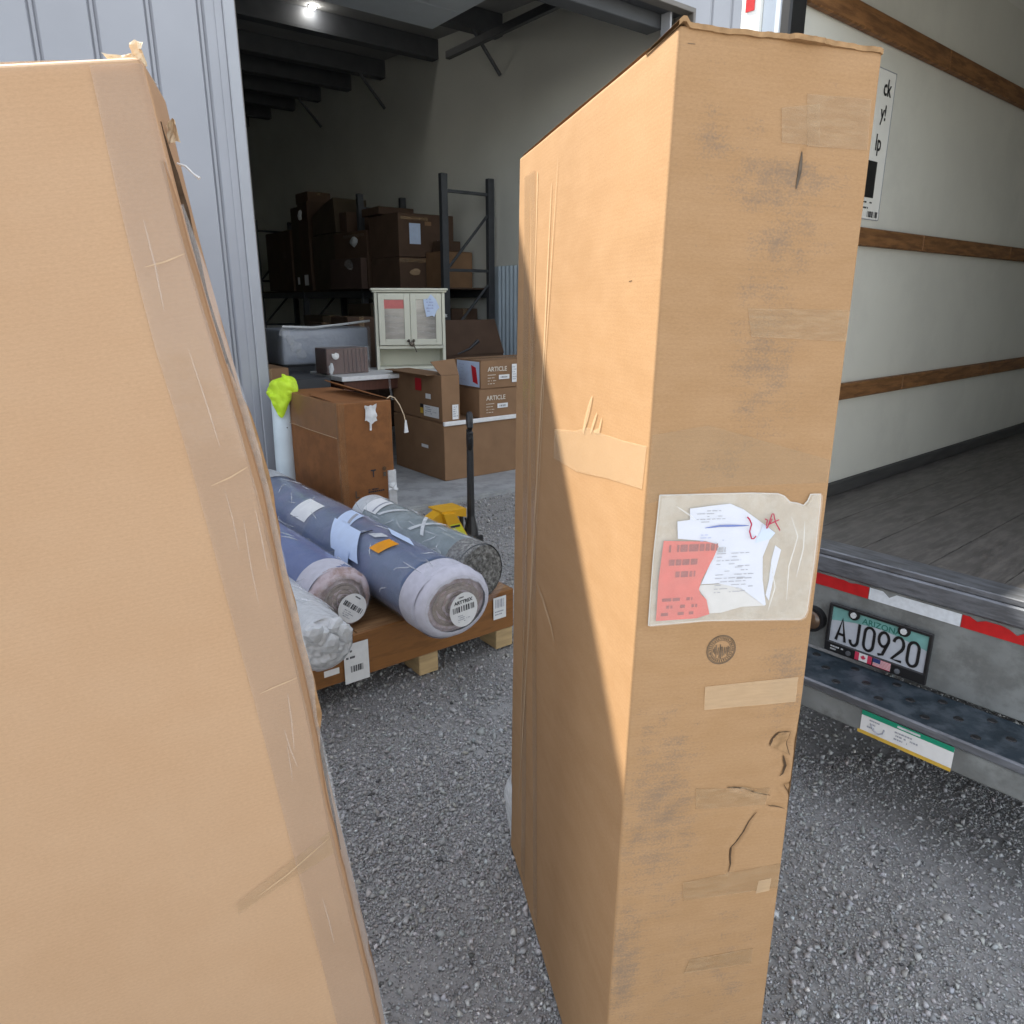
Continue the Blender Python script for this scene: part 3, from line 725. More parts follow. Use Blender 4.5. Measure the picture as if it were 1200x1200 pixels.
# document pouch with its papers
pouch = TB.decal('document_pouch', 'front', DEC['pouch'][::-1], 'pouch_back', tall, .0016, .005, (.0006, 40), 1)
TB.decal('clear_film', 'front', DEC['pouch'][::-1], 'pouch_film', pouch, .0080, .004, (.0026, 22), 2)
TB.decal('paper_sheet', 'front', DEC['paperC'][::-1], 'paper', pouch, .0026, .006)
TB.decal('paper_sheet', 'front', DEC['paperB'][::-1], 'paper_cream', pouch, .0030, .005, (.0010, 35), 3)
TB.decal('paper_sheet', 'front', DEC['paperA'][::-1], 'paper', pouch, .0040, .005, (.0006, 25), 4)
TB.decal('paper_fold', 'front', DEC['fold'][::-1], 'paper_blue', pouch, .0052, .005)
o = TB.decal('red_label', 'front', DEC['red'][::-1], 'label_red', pouch, .0056, .005, (.0004, 30), 5)
w, h = TB.size('front')
def front_dashes(name, x0, x1, t0, rows, pitch, hgt, m, seed, off=.0054, slope=0., fill=.7):
    r = random.Random(seed); V, F = [], []
    for i in range(rows):
        a = x0; end = x0 + (x1 - x0) * r.uniform(.55, 1)
        while a < end:
            d = r.uniform(.01, .05)
            if r.random() < fill:
                t = t0 - i * pitch + slope * (a - x0); b = len(V)
                for (aa, tt) in ((a, t), (min(a + d, end), t + slope * d), (min(a + d, end), t + slope * d + hgt), (a, t + hgt)):
                    V.append(TB.P('front', aa, tt, np.array(off)))
                F.append((b, b + 1, b + 2, b + 3))
            a += d + .008
    return mesh(name, V, F, m, pouch)
front_dashes('print_lines', .27, .48, .6775, 5, .0022, .0006, 'ink_grey', 1)
front_dashes('print_lines', .40, .58, .642, 12, .0030, .0006, 'ink_grey', 2)
front_dashes('print_lines', .52, .62, .631, 7, .0036, .0007, 'ink_grey', 3)
front_dashes('print_lines', .30, .44, .658, 3, .0024, .0008, 'cloth_blue', 4)
front_dashes('red_label_print', .135, .40, .6455, 1, .01, .0058, 'ink_maroon', 15, .0066, 0, .95)
front_dashes('red_label_print', .14, .36, .6345, 1, .01, .0048, 'ink_maroon', 16, .0066, 0, .9)
front_dashes('red_label_print', .13, .33, .6245, 1, .01, .0048, 'ink_maroon', 17, .0066, 0, .9)
front_dashes('red_label_print', .12, .37, .6045, 3, .0062, .0026, 'ink_maroon', 8, .0066, 0, .8)
front_dashes('barcode_print', .405, .455, .6435, 1, .01, .0042, 'ink_grey', 9, .0056, 0, .95)
TB.ribbon('pen_stroke', 'front', [[(.318, .6642), (.40, .6655), (.556, .6650)]], .0034, 'ink_blue', pouch, .0060, True)
TB.ribbon('pen_stroke', 'front', [DEC['w1']], .0024, 'ink_red', pouch, .0114)
TB.ribbon('pen_stroke', 'front', [DEC['w2'], DEC['w3'], DEC['w4']], .0019, 'ink_red', pouch, .0114)
TB.ribbon('pouch_seam', 'front', [[(a, t) for a, t in DEC['pouch']] + [DEC['pouch'][0]]], .0022, 'seam_film', pouch, .0034)
for k, ln in enumerate(([(.78, .672), (.83, .655), (.80, .63), (.81, .60)], [(.70, .632), (.735, .612), (.71, .592)], [(.86, .668), (.87, .645), (.85, .62)], [(.15, .683), (.22, .676), (.26, .671)])):
    TB.ribbon('film_crease', 'front', [ln], .0022, 'seam_film', pouch, .0100, True)
# round stamp
def stamp():
    c = DEC['stamp'][0]; R = .0245
    circ = lambda r, n=40: [[(c[0] + r * math.cos(2 * math.pi * i / n) / w, c[1] + r * math.sin(2 * math.pi * i / n) / h) for i in range(n + 1)]]
    st = TB.ribbon('round_stamp', 'front', circ(R), .0012, 'ink_faint', tall, .0010)
    TB.ribbon('stamp_ring', 'front', circ(R * .92), .0007, 'ink_faint', st, .0010)
    TB.ribbon('stamp_ring', 'front', circ(R * .66), .0006, 'ink_faint', st, .0010)
    r = random.Random(3); L = []
    for i in range(34):      # ring of small illegible characters
        g = 2 * math.pi * i / 34; r0, r1 = R * .71, R * .87
        q = [(c[0] + rr * math.cos(g + j) / w, c[1] + rr * math.sin(g + j) / h) for rr, j in ((r0, 0), (r1, r.uniform(-.05, .09)), (r.uniform(r0, r1), .08))]
        L.append(q)
    TB.ribbon('stamp_print', 'front', L, .0011, 'ink_faint', st, .0010)
    L = []
    for i in range(11):
        x = (i - 5) / 5.6 * R * .62; hh = math.sqrt(max(0, (R * .62) ** 2 - x * x)) * r.uniform(.55, 1)
        L.append([((c[0] + x / w), c[1] - hh / h), (c[0] + (x + r.uniform(-.001, .001)) / w, c[1] + hh * r.uniform(.3, 1) / h)])
    TB.ribbon('stamp_print', 'front', L, .0012, 'ink_faint', st, .0010)
stamp()
# left face: long tape seams, a torn tape patch that runs round the corner
def vtape(a0, a1, m, wd, off=.001, t0=.02, t1=.975, seed=0):
    n = 30; g = sines(90 + seed, 6, 3., 20., 1); lo, hi = [], []
    W_ = TB.size('left')[0]
    for i in range(n + 1):
        s = i / n; t = t0 + (t1 - t0) * s; a = a0 + (a1 - a0) * s + .008 * float(g(np.array([t])))
        lo.append((a - wd / 2 / W_, t)); hi.append((a + wd / 2 / W_, t))
    TB.decal('tape_strip', 'left', lo[:1] + hi + lo[::-1][:-1], m, tall, off, .02, (.0006, 40), seed)
vtape(.205, .095, 'tape_clear', .052, .001, seed=1)
vtape(.385, .150, 'tape_clear', .044, .0014, seed=2)
L_ = lambda x: [x]
TB.ribbon('tape_edge', 'left', [[(.135, .20), (.165, .5), (.195, .78), (.205, .97)]], .006, 'tape_light', tall, .0016)
TB.ribbon('tape_edge', 'left', [[(.34, .95), (.315, .78), (.27, .60), (.185, .30), (.12, .10)]], .014, 'tape_light', tall, .0022, True)
TB.ribbon('tape_edge', 'left', [[(.39, .97), (.33, .78), (.30, .62), (.24, .45)]], .006, 'tape_light', tall, .0024, True)
TB.ribbon('tape_edge', 'left', [[(.30, .50), (.38, .49), (.46, .475), (.50, .46)]], .012, 'tape_light', tall, .0026, True)
TB.decal('tape_strip', 'left', [(.43, .668), (.62, .672), (.80, .684), (.985, .694), (.992, .728), (.88, .7235), (.76, .7205), (.68, .7200), (.60, .711), (.43, .700)], 'tape_patch', tall, .0012, .012, (.0008, 40), 9)
TB.ribbon('tape_shred', 'left', [[DECL['brush'][2], DECL['brush'][1], DECL['brush'][0]]], .016, 'tape_light', tall, .0016, True)
TB.ribbon('tape_shred', 'left', [[DECL['brush2'][2], DECL['brush2'][1], DECL['brush2'][0]], [(.655, .712), (.668, .727)], [(.70, .716), (.735, .737)]], .009, 'tape_light', tall, .0016, True)
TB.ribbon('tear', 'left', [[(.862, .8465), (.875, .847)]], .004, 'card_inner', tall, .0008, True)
# loose plastic at the bottom far corner
def skirt():
    V, F = [], []; g = sines(40, 8, 10., 80., 1)
    for i in range(19):
        t = .0 + .135 * i / 18; p = TB.P('left', np.array(.0), np.array(t))
        out = .020 * math.sin(math.pi * min(1, i / 18)) * (1 + .5 * float(g(np.array([t * 3]))))
        V += [p + np.array([-.002, -.02, 0]), p + np.array([-out * .6, .005, 0]), p + np.array([-out, .03, 0])]
    F = [(3 * i + k, 3 * i + k + 1, 3 * i + k + 4, 3 * i + k + 3) for i in range(18) for k in range(2)]
    mesh('plastic_skirt', V, F, 'film_white', tall, True)
skirt()

# the leaning carton on the left
_bt = np.array([0, .05, .34, .55, .72, .87, 1.0]); 
AX = np.array([-.251, .0186, 1.7713])
def bow(p):
    z = np.clip((p[..., 2] - .05) / 1.85, 0, 1)
    right = np.clip((p[..., 0] + .2008 + .1417 * p[..., 2] + .30) / .30, 0, 1)
    return np.stack([.017 * np.exp(-((z - .70) / .13) ** 2) * right + .009 * np.exp(-((z - .5) / .1) ** 2) * right, 0 * z, 0 * z], -1)
DV = np.array((-.085, .246, .012))
lc = {'NLb': (-1.0616, .7412, .0067), 'NRb': (-.219, 1.0314, .1287), 'NLt': (-1.3126, .7598, 1.774), 'NRt': (-.47, 1.05, 1.90)}
for k in list(lc): lc['F' + k[1:]] = tuple(np.array(lc[k]) + DV)
LB = Hull(lc, 61, .0035, bow, .012)
_lb = sines(62, 12, 5., 60., 2)
def lb_disp(a, t, w, h):
    p = np.stack([a * w, t * h], -1)
    edge = np.clip(np.minimum.reduce([a * w, (1 - a) * w, t * h, (1 - t) * h]) / .05, 0, 1)
    return .0022 * _lb(p) * edge + .0006 * _fg2(p * .6)
LB.disp['front'] = lb_disp
def lb_wear(f, a, t): return np.clip(.22 + .2 * _wg(np.stack([a * 2, t * 3], -1) * 2), 0, 1)
left = thing('leaning_carton', 'large cardboard carton tilted to the left with clear tape peeling down its ragged right edge', 'cardboard box', (0, 0, 0), 0, 'big cartons standing in the yard')
LB.build('carton_body', 'card_left', left, {'front': (.008, .008), 'right': (.01, .01), 'top': (.03, .02), 'left': (.06, .06), 'back': (.06, .06), 'bottom': (.06, .06)}, lb_wear)
LB.decal('tape_band', 'front', [(.918, .03), (.996, .03), (.998, .995), (.930, .995), (.911, .80), (.909, .67), (.918, .35)], 'tape_mauve', left, .0016, .007, (.0028, 14), 3)
LB.decal('tape_strip', 'front', [(.80, .288), (.99, .318), (.99, .342), (.80, .300)], 'tape_clear', left, .003, .01, (.001, 40), 5)
rr = random.Random(12)
for i in range(10):
    a = rr.uniform(.945, .985); t = rr.uniform(.06, .97); l = rr.uniform(.03, .10); s = rr.uniform(-.010, .010)
    LB.ribbon('tape_crease', 'front', [[(a, t), (a + s * .5 + rr.uniform(-.002, .002), t - l / 2), (min(.997, a + s), t - l)]], rr.uniform(.0012, .0022), 'film', left, .0046, True)
for ln in ([(.925, .50), (.955, .503), (.990, .506)], [(.84, .30), (.90, .312), (.985, .335)], [(.93, .69), (.96, .694), (.99, .70)], [(.93, .86), (.96, .862), (.99, .866)]):
    LB.ribbon('tape_crease', 'front', [ln], .0022, 'tape_light', left, .0040, True)
def ragged(name, t0, t1, base, amp, m, depth, seed, step=.006):
    """torn ply standing out along the right edge"""
    g = sines(seed, 12, 25., 260., 1); V, F = [], []; n = int((t1 - t0) / step)
    for i in range(n + 1):
        t = t0 + (t1 - t0) * i / n; fade = min(1, i / 6, (n - i) / 6)
        p = LB.P('front', np.array(.9985), np.array(t)); q = LB.P('right', np.array(min(.98, depth / LB.size('right')[0])), np.array(t))
        d = q - p; d = d / np.linalg.norm(d); out = np.array([.962, .262, .0])
        o = (base + amp * float(g(np.array([t])))) * fade
        b0 = p + d * (depth); b1 = b0 + out * max(o, .0008)
        V += [b0 - out * .004, b1, b1 + d * .004, b0 + d * .004 - out * .004]
    for i in range(n):
        for k in range(3): F.append((4 * i + k, 4 * i + k + 1, 4 * i + k + 5, 4 * i + k + 4))
    return mesh(name, V, F, m, left)
ragged('torn_ply', .02, .93, .0045, .004, 'card_tan', .004, 1)
ragged('torn_ply', .42, .78, .011, .007, 'card_edge', .016, 2)
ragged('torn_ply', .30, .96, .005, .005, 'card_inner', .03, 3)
ragged('tape_overhang', .04, .90, .008, .006, 'film', .010, 4)
# crumpled tape and paper on the top corner
def crumple(name, c, size, m, seed, parent, n=14, flat=(1, .5, 1)):
    r = np.random.default_rng(seed); bm = bmesh.new()
    bmesh.ops.create_icosphere(bm, subdivisions=2, radius=1)
    g = [sines(seed * 7 + i, 8, 1.5, 7., 3) for i in range(3)]
    for v in bm.verts:
        p = np.array(v.co); k = 1 + .75 * float(g[0](p)) + .35 * float(g[1](p * 2))
        v.co = Vector(p * k * np.array(flat) * size) + Vector(c)
    return from_bm(name, bm, m, parent, False)
def scrap(name, c, size, m, seed, parent, flat=(1, .6, 1), n=9):
    """a crumpled scrap of thin sheet"""
    r = np.random.default_rng(seed); g = [sines(seed * 5 + i, 9, 2.5, 14., 2) for i in range(3)]; V, F = [], []
    for i in range(n):
        for k in range(n):
            p = np.array([i / (n - 1) - .5, k / (n - 1) - .5]); edge = 1 + .35 * float(g[0](p * 3 + 5))
            q = np.array([p[0] * 1.6 * edge, .9 * float(g[1](p)) + .5 * float(g[2](p * 2)), p[1] * 1.6 * edge + .5 * float(g[2](p))])
            V.append(np.array(c) + q * size * np.array(flat))
    for i in range(n - 1):
        for k in range(n - 1): q = i * n + k; F.append((q, q + n, q + n + 1, q + 1))
    return mesh(name, V, F, m, parent, False)
top = lambda a, t, z=0.: tuple(LB.P('top', np.array(a), np.array(t)) + np.array([0, 0, z]))
scrap('torn_paper', top(.992, .1, .010), .014, 'torn_paper', 1, left, (.8, 1, 1.3))
scrap('torn_paper', top(.965, .2, .005), .014, 'torn_paper', 2, left, (1.8, 1, .7))
p = LB.P('right', np.array(.35), np.array(.955)); scrap('torn_paper', tuple(p + np.array([.008, 0, .002])), .014, 'torn_paper', 3, left, (.9, 1, 1.3))
p = LB.P('right', np.array(.4), np.array(.935)); q = p + np.array([.004, 0, 0])
tube('tape_thread', [q, q + np.array([.012, 0, -.004]), q + np.array([.022, 0, -.014]), q + np.array([.03, 0, -.02])], [.0016, .002, .0014, .0028], 'film_white', left, 5)
LB.ribbon('top_tape', 'top', [[(.80, .1), (.88, .12), (.96, .2), (.995, .6)]], .02, 'film_white', left, .004)

# ------------------------------------------------------------------ cartons and other goods
def carton(label, u, n, z, du, dn, dz, m, name='carton', cat='cardboard box', group='cartons stacked in the warehouse', seed=0, yaw=0., tape=True, flaps=True, bulge=.006, parent_rot=ROTB):
    """a closed carton: softly bulging body, two top flaps with a seam, packing tape; origin at its low near left corner"""
    t = thing(name, label, cat, WB(u, n, z), parent_rot + yaw, group)
    g = [sines(seed * 3 + i + 100, 7, 3., 18., 3) for i in range(3)]
    bm = bmesh.new(); bm_box(bm, (0, 0, 0), (du, dn, dz - .005), .004)
    bmesh.ops.subdivide_edges(bm, edges=[e for e in bm.edges if e.calc_length() > .1], cuts=4, use_grid_fill=True)
    for v in bm.verts:
        p = np.array(v.co); v.co += Vector([bulge * float(k(p)) for k in g])
    from_bm('carton_body', bm, m, t)
    if flaps:
        long_u = du >= dn
        for s in (0, 1):
            if long_u: lo, hi = (.003, .003 + s * (dn / 2), dz - .004), (du - .003, dn / 2 - .003 + s * (dn / 2 - .002), dz + .001)
            else: lo, hi = (.003 + s * (du / 2), .003, dz - .004), (du / 2 - .003 + s * (du / 2 - .002), dn - .003, dz + .001)
            box('top_flap', lo, hi, m, t, .0015)
    if tape:
        if du >= dn:
            box('tape_strip', (-.003, dn / 2 - .03, dz + .0015), (du + .003, dn / 2 + .03, dz + .0025), 'tape_clear', t, 0)
        else:
            box('tape_strip', (du / 2 - .03, -.003, dz + .0015), (du / 2 + .03, dn + .003, dz + .0025), 'tape_clear', t, 0)
            box('tape_strip', (du / 2 - .03, -.0085, dz * .72), (du / 2 + .03, -.0075, dz + .002), 'tape_clear', t, 0)
    return t
FX, LX = ((1, 0, 0), (0, 0, 1)), ((0, -1, 0), (0, 0, 1))
def flabel(t, name, x0, z0, x1, z1, m, y=-.009, parent=None):
    return mesh(name, [(x0, y, z0), (x1, y, z0), (x1, y, z1), (x0, y, z1)], [(0, 1, 2, 3)], m, parent or t)
def llabel(t, name, y0, z0, y1, z1, m, x=-.009, parent=None):   # on the face that looks along -u; y0 > y1
    return mesh(name, [(x, y0, z0), (x, y1, z0), (x, y1, z1), (x, y0, z1)], [(0, 1, 2, 3)], m, parent or t)

# the long low carton by the slab edge and what stands on it
big = carton('long low brown carton on the concrete with white foam along its top edge', 3.38, 5.39, .04, 1.45, .90, .52, 'card_tan', seed=1, bulge=.008)
box('foam_strip', (-.002, -.016, .495), (1.445, .012, .532), 'label_white', big, .004)
llabel(big, 'small_label', .38, .26, .26, .29, 'label_white')
red = carton('narrow brown carton with a red square sticker and a white label low on its side', 3.38, 5.41, .565, .185, .88, .41, 'card_tan', seed=2, flaps=False, tape=False)
llabel(red, 'red_sticker', .44, .25, .33, .36, 'red_tag')
llabel(red, 'shipping_label', .30, .03, .04, .13, 'label_white'); llabel(red, 'hazard_sticker', .36, .05, .305, .115, 'gold', -.0095); llabel(red, 'hazard_sticker', .36, .10, .305, .135, 'black', -.010)
llabel(red, 'small_label', .26, .19, .17, .235, 'label_white', -.0095)
print_lines('label_print', (-.010, .27, .11), (0, -1, 0), (0, 0, 1), .2, 4, .018, .007, 'ink_grey', red, 3)
flabel(red, 'shipping_label', .10, .02, .165, .15, 'label_white'); print_lines('label_print', (.108, -.010, .125), (1, 0, 0), (0, 0, 1), .05, 5, .02, .008, 'ink_grey', red, 5)
V = [(0, .004, .41), (.185, .004, .41), (.27, .20, .53), (-.02, .14, .52), (.0, .010, .41), (.185, .010, .41), (.27, .206, .53), (-.02, .146, .52)]
mesh('open_flap', V, [(0, 1, 2, 3), (7, 6, 5, 4), (1, 5, 6, 2), (0, 3, 7, 4), (3, 2, 6, 7)], 'card_tan', red)
box('open_flap', (-.09, .10, .405), (.002, .86, .412), 'card_tan', red, .001)
def article(label, u, n, z, dz, paper):
    t = carton(label, u, n, z, .80, .42, dz, 'card_tan', seed=int(z * 100), bulge=.004)
    text_part('lettering', 'ARTICLE', .058, 'ink_white', t, frame_mtx((.07, -.0095, dz * .60), (1, 0, 0), (0, 0, 1)), bold=.0009, xs=.98)
    print_lines('box_print', (.07, -.0085, dz * .46), (1, 0, 0), (0, 0, 1), .10, 4, .026, .006, 'ink_white', t, 6)
    flabel(t, 'size_label', .195, dz * .30, .315, dz * .46, 'label_white')
    barcode('label_print', (.215, -.0098, dz * .345), (1, 0, 0), (0, 0, 1), .08, dz * .06, 'ink', t, 10, 4)
    if paper:
        flabel(t, 'shipping_label', .345, dz * .16, .41, dz * .82, 'label_white'); print_lines('label_print', (.352, -.0098, dz * .70), (1, 0, 0), (0, 0, 1), .05, 6, .022, .007, 'ink_grey', t, 8)
        llabel(t, 'delivery_note', .375, .012, .012, dz - .012, 'paper_blue', -.0075)
        m = [(-.0095, y, z_) for y, z_ in ((.14, .205), (.065, .185), (.035, .035), (.115, .055))]
        mesh('red_tag', m, [(0, 1, 2, 3)], 'red_tag', t)
        print_lines('note_print', (-.0088, .34, .20), (0, -1, 0), (0, 0, 1), .12, 5, .034, .006, 'cloth_blue', t, 9)
    return t
article('lower of two flat cartons lettered ARTICLE, without paper on its side', 3.78, 5.41, .566, .262, False)
article('upper of two flat cartons lettered ARTICLE, with a blue white note and red tag', 3.795, 5.405, .832, .25, True)

# unseen carton added to shade the tall carton's left; also props the tilted one
t = carton('added unseen upright carton behind the tilted one, shading the tall carton from the left', 0, 0, 0, 1.1, .95, 1.78, 'card_tan', seed=9, bulge=.006, group='big cartons standing in the yard', parent_rot=math.radians(14))
t.location = (-2.62, .98, .004)
# the carton on the loaded pallet
c = carton('tall brown carton with open top flap and torn tape behind the rolled rugs', 1.735, 3.905, .30, .345, .84, .735, 'card_brown', 'carton', seed=5, flaps=False, tape=False, bulge=.006, group='cartons stacked in the warehouse')
V = [(.01, .0, .735), (.335, .0, .735), (.335, .5, .72), (.01, .5, .72)]
box('top_flap', (.004, .30, .722), (.341, .836, .727), 'card_brown', c, .001)
mesh('top_flap', [(.004, .0, .731), (.004, .42, .75), (.17, .40, .738), (.17, .0, .722), (.004, .0, .726), (.004, .42, .745), (.17, .40, .733), (.17, .0, .717)], [(0, 3, 2, 1), (4, 5, 6, 7), (0, 1, 5, 4), (1, 2, 6, 5), (2, 3, 7, 6), (3, 0, 4, 7)], 'card_brown', c)
mesh('open_flap', [(.343, .0, .733), (.343, .60, .735), (.20, .62, .80), (.24, .05, .765), (.347, .0, .733), (.347, .60, .735), (.204, .62, .805), (.244, .05, .770)], [(0, 1, 2, 3), (7, 6, 5, 4), (0, 3, 7, 4), (3, 2, 6, 7), (1, 5, 6, 2)], 'card_brown', c)
scrap('tape_tuft', (.20, -.022, .665), .055, 'film_white', 5, c, (.9, .25, 1.0)); tube('tape_thread', [(.20, -.012, .63), (.197, -.012, .56)], .007, 'film_white', c, 5)
box('corner_tape', (-.009, -.0095, .03), (.035, .012, .735), 'tape_faint', c, 0)
box('tape_strip', (-.0105, .0, .53), (-.0085, .80, .735), 'tape_faint', c, 0)
tube('tape_edge', [(-.011, .01, .53), (-.011, .40, .528), (-.011, .80, .532)], .0022, 'tape_light', c, 5)
box('corner_tape', (.30, -.012, .06), (.352, .012, .30), 'film_white', c, 0)
scrap('tape_tuft', (.325, -.018, .20), .035, 'film_white', 8, c, (1, .5, 1))
def arrow(name, x, z, s, par):
    mesh(name, [(x - s, -.0105, z + s * 1.6), (x + s, -.0105, z + s * 1.6), (x + s, -.0105, z + s * 1.2), (x + s * .2, -.0105, z + s), (x + s * .2, -.0105, z - s), (x - s * .2, -.0105, z - s), (x - s * .2, -.0105, z + s), (x - s, -.0105, z + s * 1.2)], [tuple(range(8))[::-1]], 'ink', par)
arrow('printed_symbol', .20, .292, .018, c)
cyl('printed_symbol', (.275, -.0108, .318), (.275, -.0098, .318), .013, 'lamp_brown', c); box('printed_symbol', (.266, -.0108, .27), (.285, -.0098, .297), 'ink_faint', c, 0)
print_lines('box_print', (.16, -.0105, .195), (1, 0, 0), (0, 0, 1), .12, 2, .014, .009, 'ink', c, 4, .9)
mesh('printed_symbol', [(.075, -.0105, .16), (.10, -.0105, .16), (.10, -.0105, .168), (.083, -.0105, .168), (.083, -.0105, .205), (.075, -.0105, .205)], [(0, 1, 2, 3, 4, 5)], 'ink_faint', c)
# a wire with a white tag, arching off the carton
wire = thing('wire', 'thin pale wire with a white plastic tag arching down from the carton on the pallet', 'wire', WB(2.075, 3.95, 1.03), ROTB)
pts = [(0, 0, .0), (.03, .01, .012), (.06, .01, .0), (.09, .005, -.045), (.115, 0, -.11), (.122, 0, -.15)]
tube('wire_strand', pts, .0035, 'torn_paper', wire, 6)
bm = bmesh.new(); bmesh.ops.create_cone(bm, cap_ends=True, segments=4, radius1=.032, radius2=.012, depth=.075, matrix=Matrix.Translation((.125, 0, -.18)) @ Matrix.Rotation(.75, 4, 'Z') @ Matrix.Diagonal((1, .5, 1, 1)))
from_bm('tag', bm, 'film_white', wire)

# ------------------------------------------------------------------ pallet load: flat crate on blocks
pal = thing('pallet', 'film wrapped plywood pallet carrying the rolled rugs', 'pallet', WB(.35, 2.53, 0), ROTB)
PW, PD = 1.60, 2.24
xs = [0, .40, .80, 1.20, PW]
for i in range(4):
    box('deck_board', (xs[i] + .002, .012, .272), (xs[i + 1] - .002, PD, .29), 'ply', pal, .003)
box('side_board', (0, 0, .098), (PW, .012, .292), 'ply_front', pal, .003)
box('side_board', (0, PD, .098), (PW, PD + .012, .292), 'ply_front', pal, .003)
for x in (0, PW): box('side_board', (x - .006, .013, .098), (x + .006, PD - .001, .288), 'ply_front', pal, .003)
for x in (.10, 1.08, 1.50):
    for y in (.0, 1.0, 1.99):
        if x == 1.50 and .5 < y < 1.5: continue
        bm = bmesh.new(); bm_box(bm, (x, y + .004, .0), (x + .098, y + .145, .097), .004)
        from_bm('block', bm, 'pine', pal)
lb = flabel(pal, 'shipping_label', .725, .088, .835, .262, 'label_white', -.010); barcode('label_print', (.752, -.011, .135), (1, 0, 0), (0, 0, 1), .058, .028, 'ink', lb, 12, 3); print_lines('label_print', (.735, -.011, .225), (1, 0, 0), (0, 0, 1), .05, 2, .028, .009, 'ink', lb, 4)
lb = flabel(pal, 'barcode_label', 1.475, .165, 1.548, .275, 'label_white', -.010); barcode('label_print', (1.485, -.011, .222), (1, 0, 0), (0, 0, 1), .055, .042, 'ink_grey', lb, 12, 5); print_lines('label_print', (1.483, -.011, .2), (1, 0, 0), (0, 0, 1), .055, 2, .014, .006, 'ink_grey', lb, 6)

# ------------------------------------------------------------------ rolled rugs lying across the pallet
def rug(label, u, n0, n1, z, rx, rz, body_m, seed, tilt=0., name='rolled_rug', cat='rug', group='rolled rugs in plastic on the pallet', wrink=.006):
    t = thing(name, label, cat, WB(u, n0, z), ROTB + tilt, group)
    L = n1 - n0; nl, nr = int(L / .014), 72; g = sines(seed, 14, 5., 60., 3); g2 = sines(seed + 900, 14, 40., 190., 3); V, F = [], []
    for i in range(nl + 1):
        y = L * i / nl
        for k in range(nr):
            a = 2 * math.pi * k / nr; ca, sa = math.cos(a), math.sin(a)
            pt = np.array([ca * .1 + y * .25, sa * .1, y * .6]); q = 1 + wrink / rx * float(g(pt)) - .30 * wrink / rx * abs(float(g2(pt * np.array([1.6, 1.6, .55])))) * 2
            V.append((rx * ca * q, y, max(-rz, rz * sa * q)))
    for i in range(nl):
        for k in range(nr): F.append((i * nr + k, (i + 1) * nr + k, (i + 1) * nr + (k + 1) % nr, i * nr + (k + 1) % nr))
    F.append(tuple(range(nl * nr, (nl + 1) * nr))[::-1])
    mesh('roll', V, F, body_m, t, True)
    return t
def sleeve(t, name, y0, y1, rx, rz, m, seed, amp=.004, k0=0, k1=2 * math.pi, f=40., nr=56, ny=None, close=False):
    """a wrap round a roll between two stations"""
    g = sines(seed, 12, f * .15, f, 3); V, F = [], []; ny = ny or max(3, int((y1 - y0) / .012)); full = k1 - k0 > 6.2
    for i in range(ny + 1):
        y = y0 + (y1 - y0) * i / ny
        for k in range(nr + (0 if full else 1)):
            a = k0 + (k1 - k0) * k / nr; d = amp * float(g(np.array([math.cos(a) * .3, y, math.sin(a) * .3])))
            V.append(((rx + d) * math.cos(a), y, max(-rz, (rz + d) * math.sin(a))))
    c = nr + (0 if full else 1)
    for i in range(ny):
        for k in range(nr):
            k2 = (k + 1) % c; F.append((i * c + k, (i + 1) * c + k, (i + 1) * c + k2, i * c + k2))
    return mesh(name, V, F, m, t, True)
def end_face(t, y, rx, rz, m, seed, dome=.02, spiral=True, name='end_face', amp=.006):
    """the rolled end: rings of rug layers with a little relief"""
    g = sines(seed, 12, 8., 90., 2); V, F = [(0, y - dome * .4, 0)], []; nr, nk = 20, 56
    for i in range(1, nr + 1):
        s = i / nr
        for k in range(nk):
            a = 2 * math.pi * k / nk; d = dome * (1 - s ** 2) * .5
            lay = (.0035 * math.sin(s * 26 + a) if spiral else 0) * (1 if s < .97 else 0)
            V.append((rx * s * math.cos(a), y - d - lay - amp * float(g(np.array([s * math.cos(a), s * math.sin(a)]))) * (1 if s < .97 else 0), rz * s * math.sin(a)))
    for k in range(nk): F.append((0, 1 + k, 1 + (k + 1) % nk))
    for i in range(nr - 1):
        for k in range(nk):
            a, b = 1 + i * nk + k, 1 + i * nk + (k + 1) % nk; F.append((a, a + nk, b + nk, b))
    return mesh(name, V, F, m, t, True)
def shoulder(t, name, y0, y1, r0, r1, m, seed, amp=.005):
    """the rounded, gathered rim where the wrap turns over the end"""
    g = sines(seed, 12, 6., 70., 3); V, F = [], []; nk, ny = 64, 8
    for i in range(ny + 1):
        s = i / ny; q = math.sin(s * math.pi / 2); y = y0 + (y1 - y0) * q; c_ = 1 - math.cos(s * math.pi / 2)
        rx, rz = r0[0] + (r1[0] - r0[0]) * c_, r0[1] + (r1[1] - r0[1]) * c_
        for k in range(nk):
            a = 2 * math.pi * k / nk; dd = amp * abs(float(g(np.array([math.cos(a), y * 2, math.sin(a)])))) * 2
            V.append(((rx - dd) * math.cos(a), y - dd, (rz - dd) * math.sin(a)))
    for i in range(ny):
        for k in range(nk): F.append((i * nk + k, (i + 1) * nk + k, (i + 1) * nk + (k + 1) % nk, i * nk + (k + 1) % nk))
    return mesh(name, V, F, m, t, True)
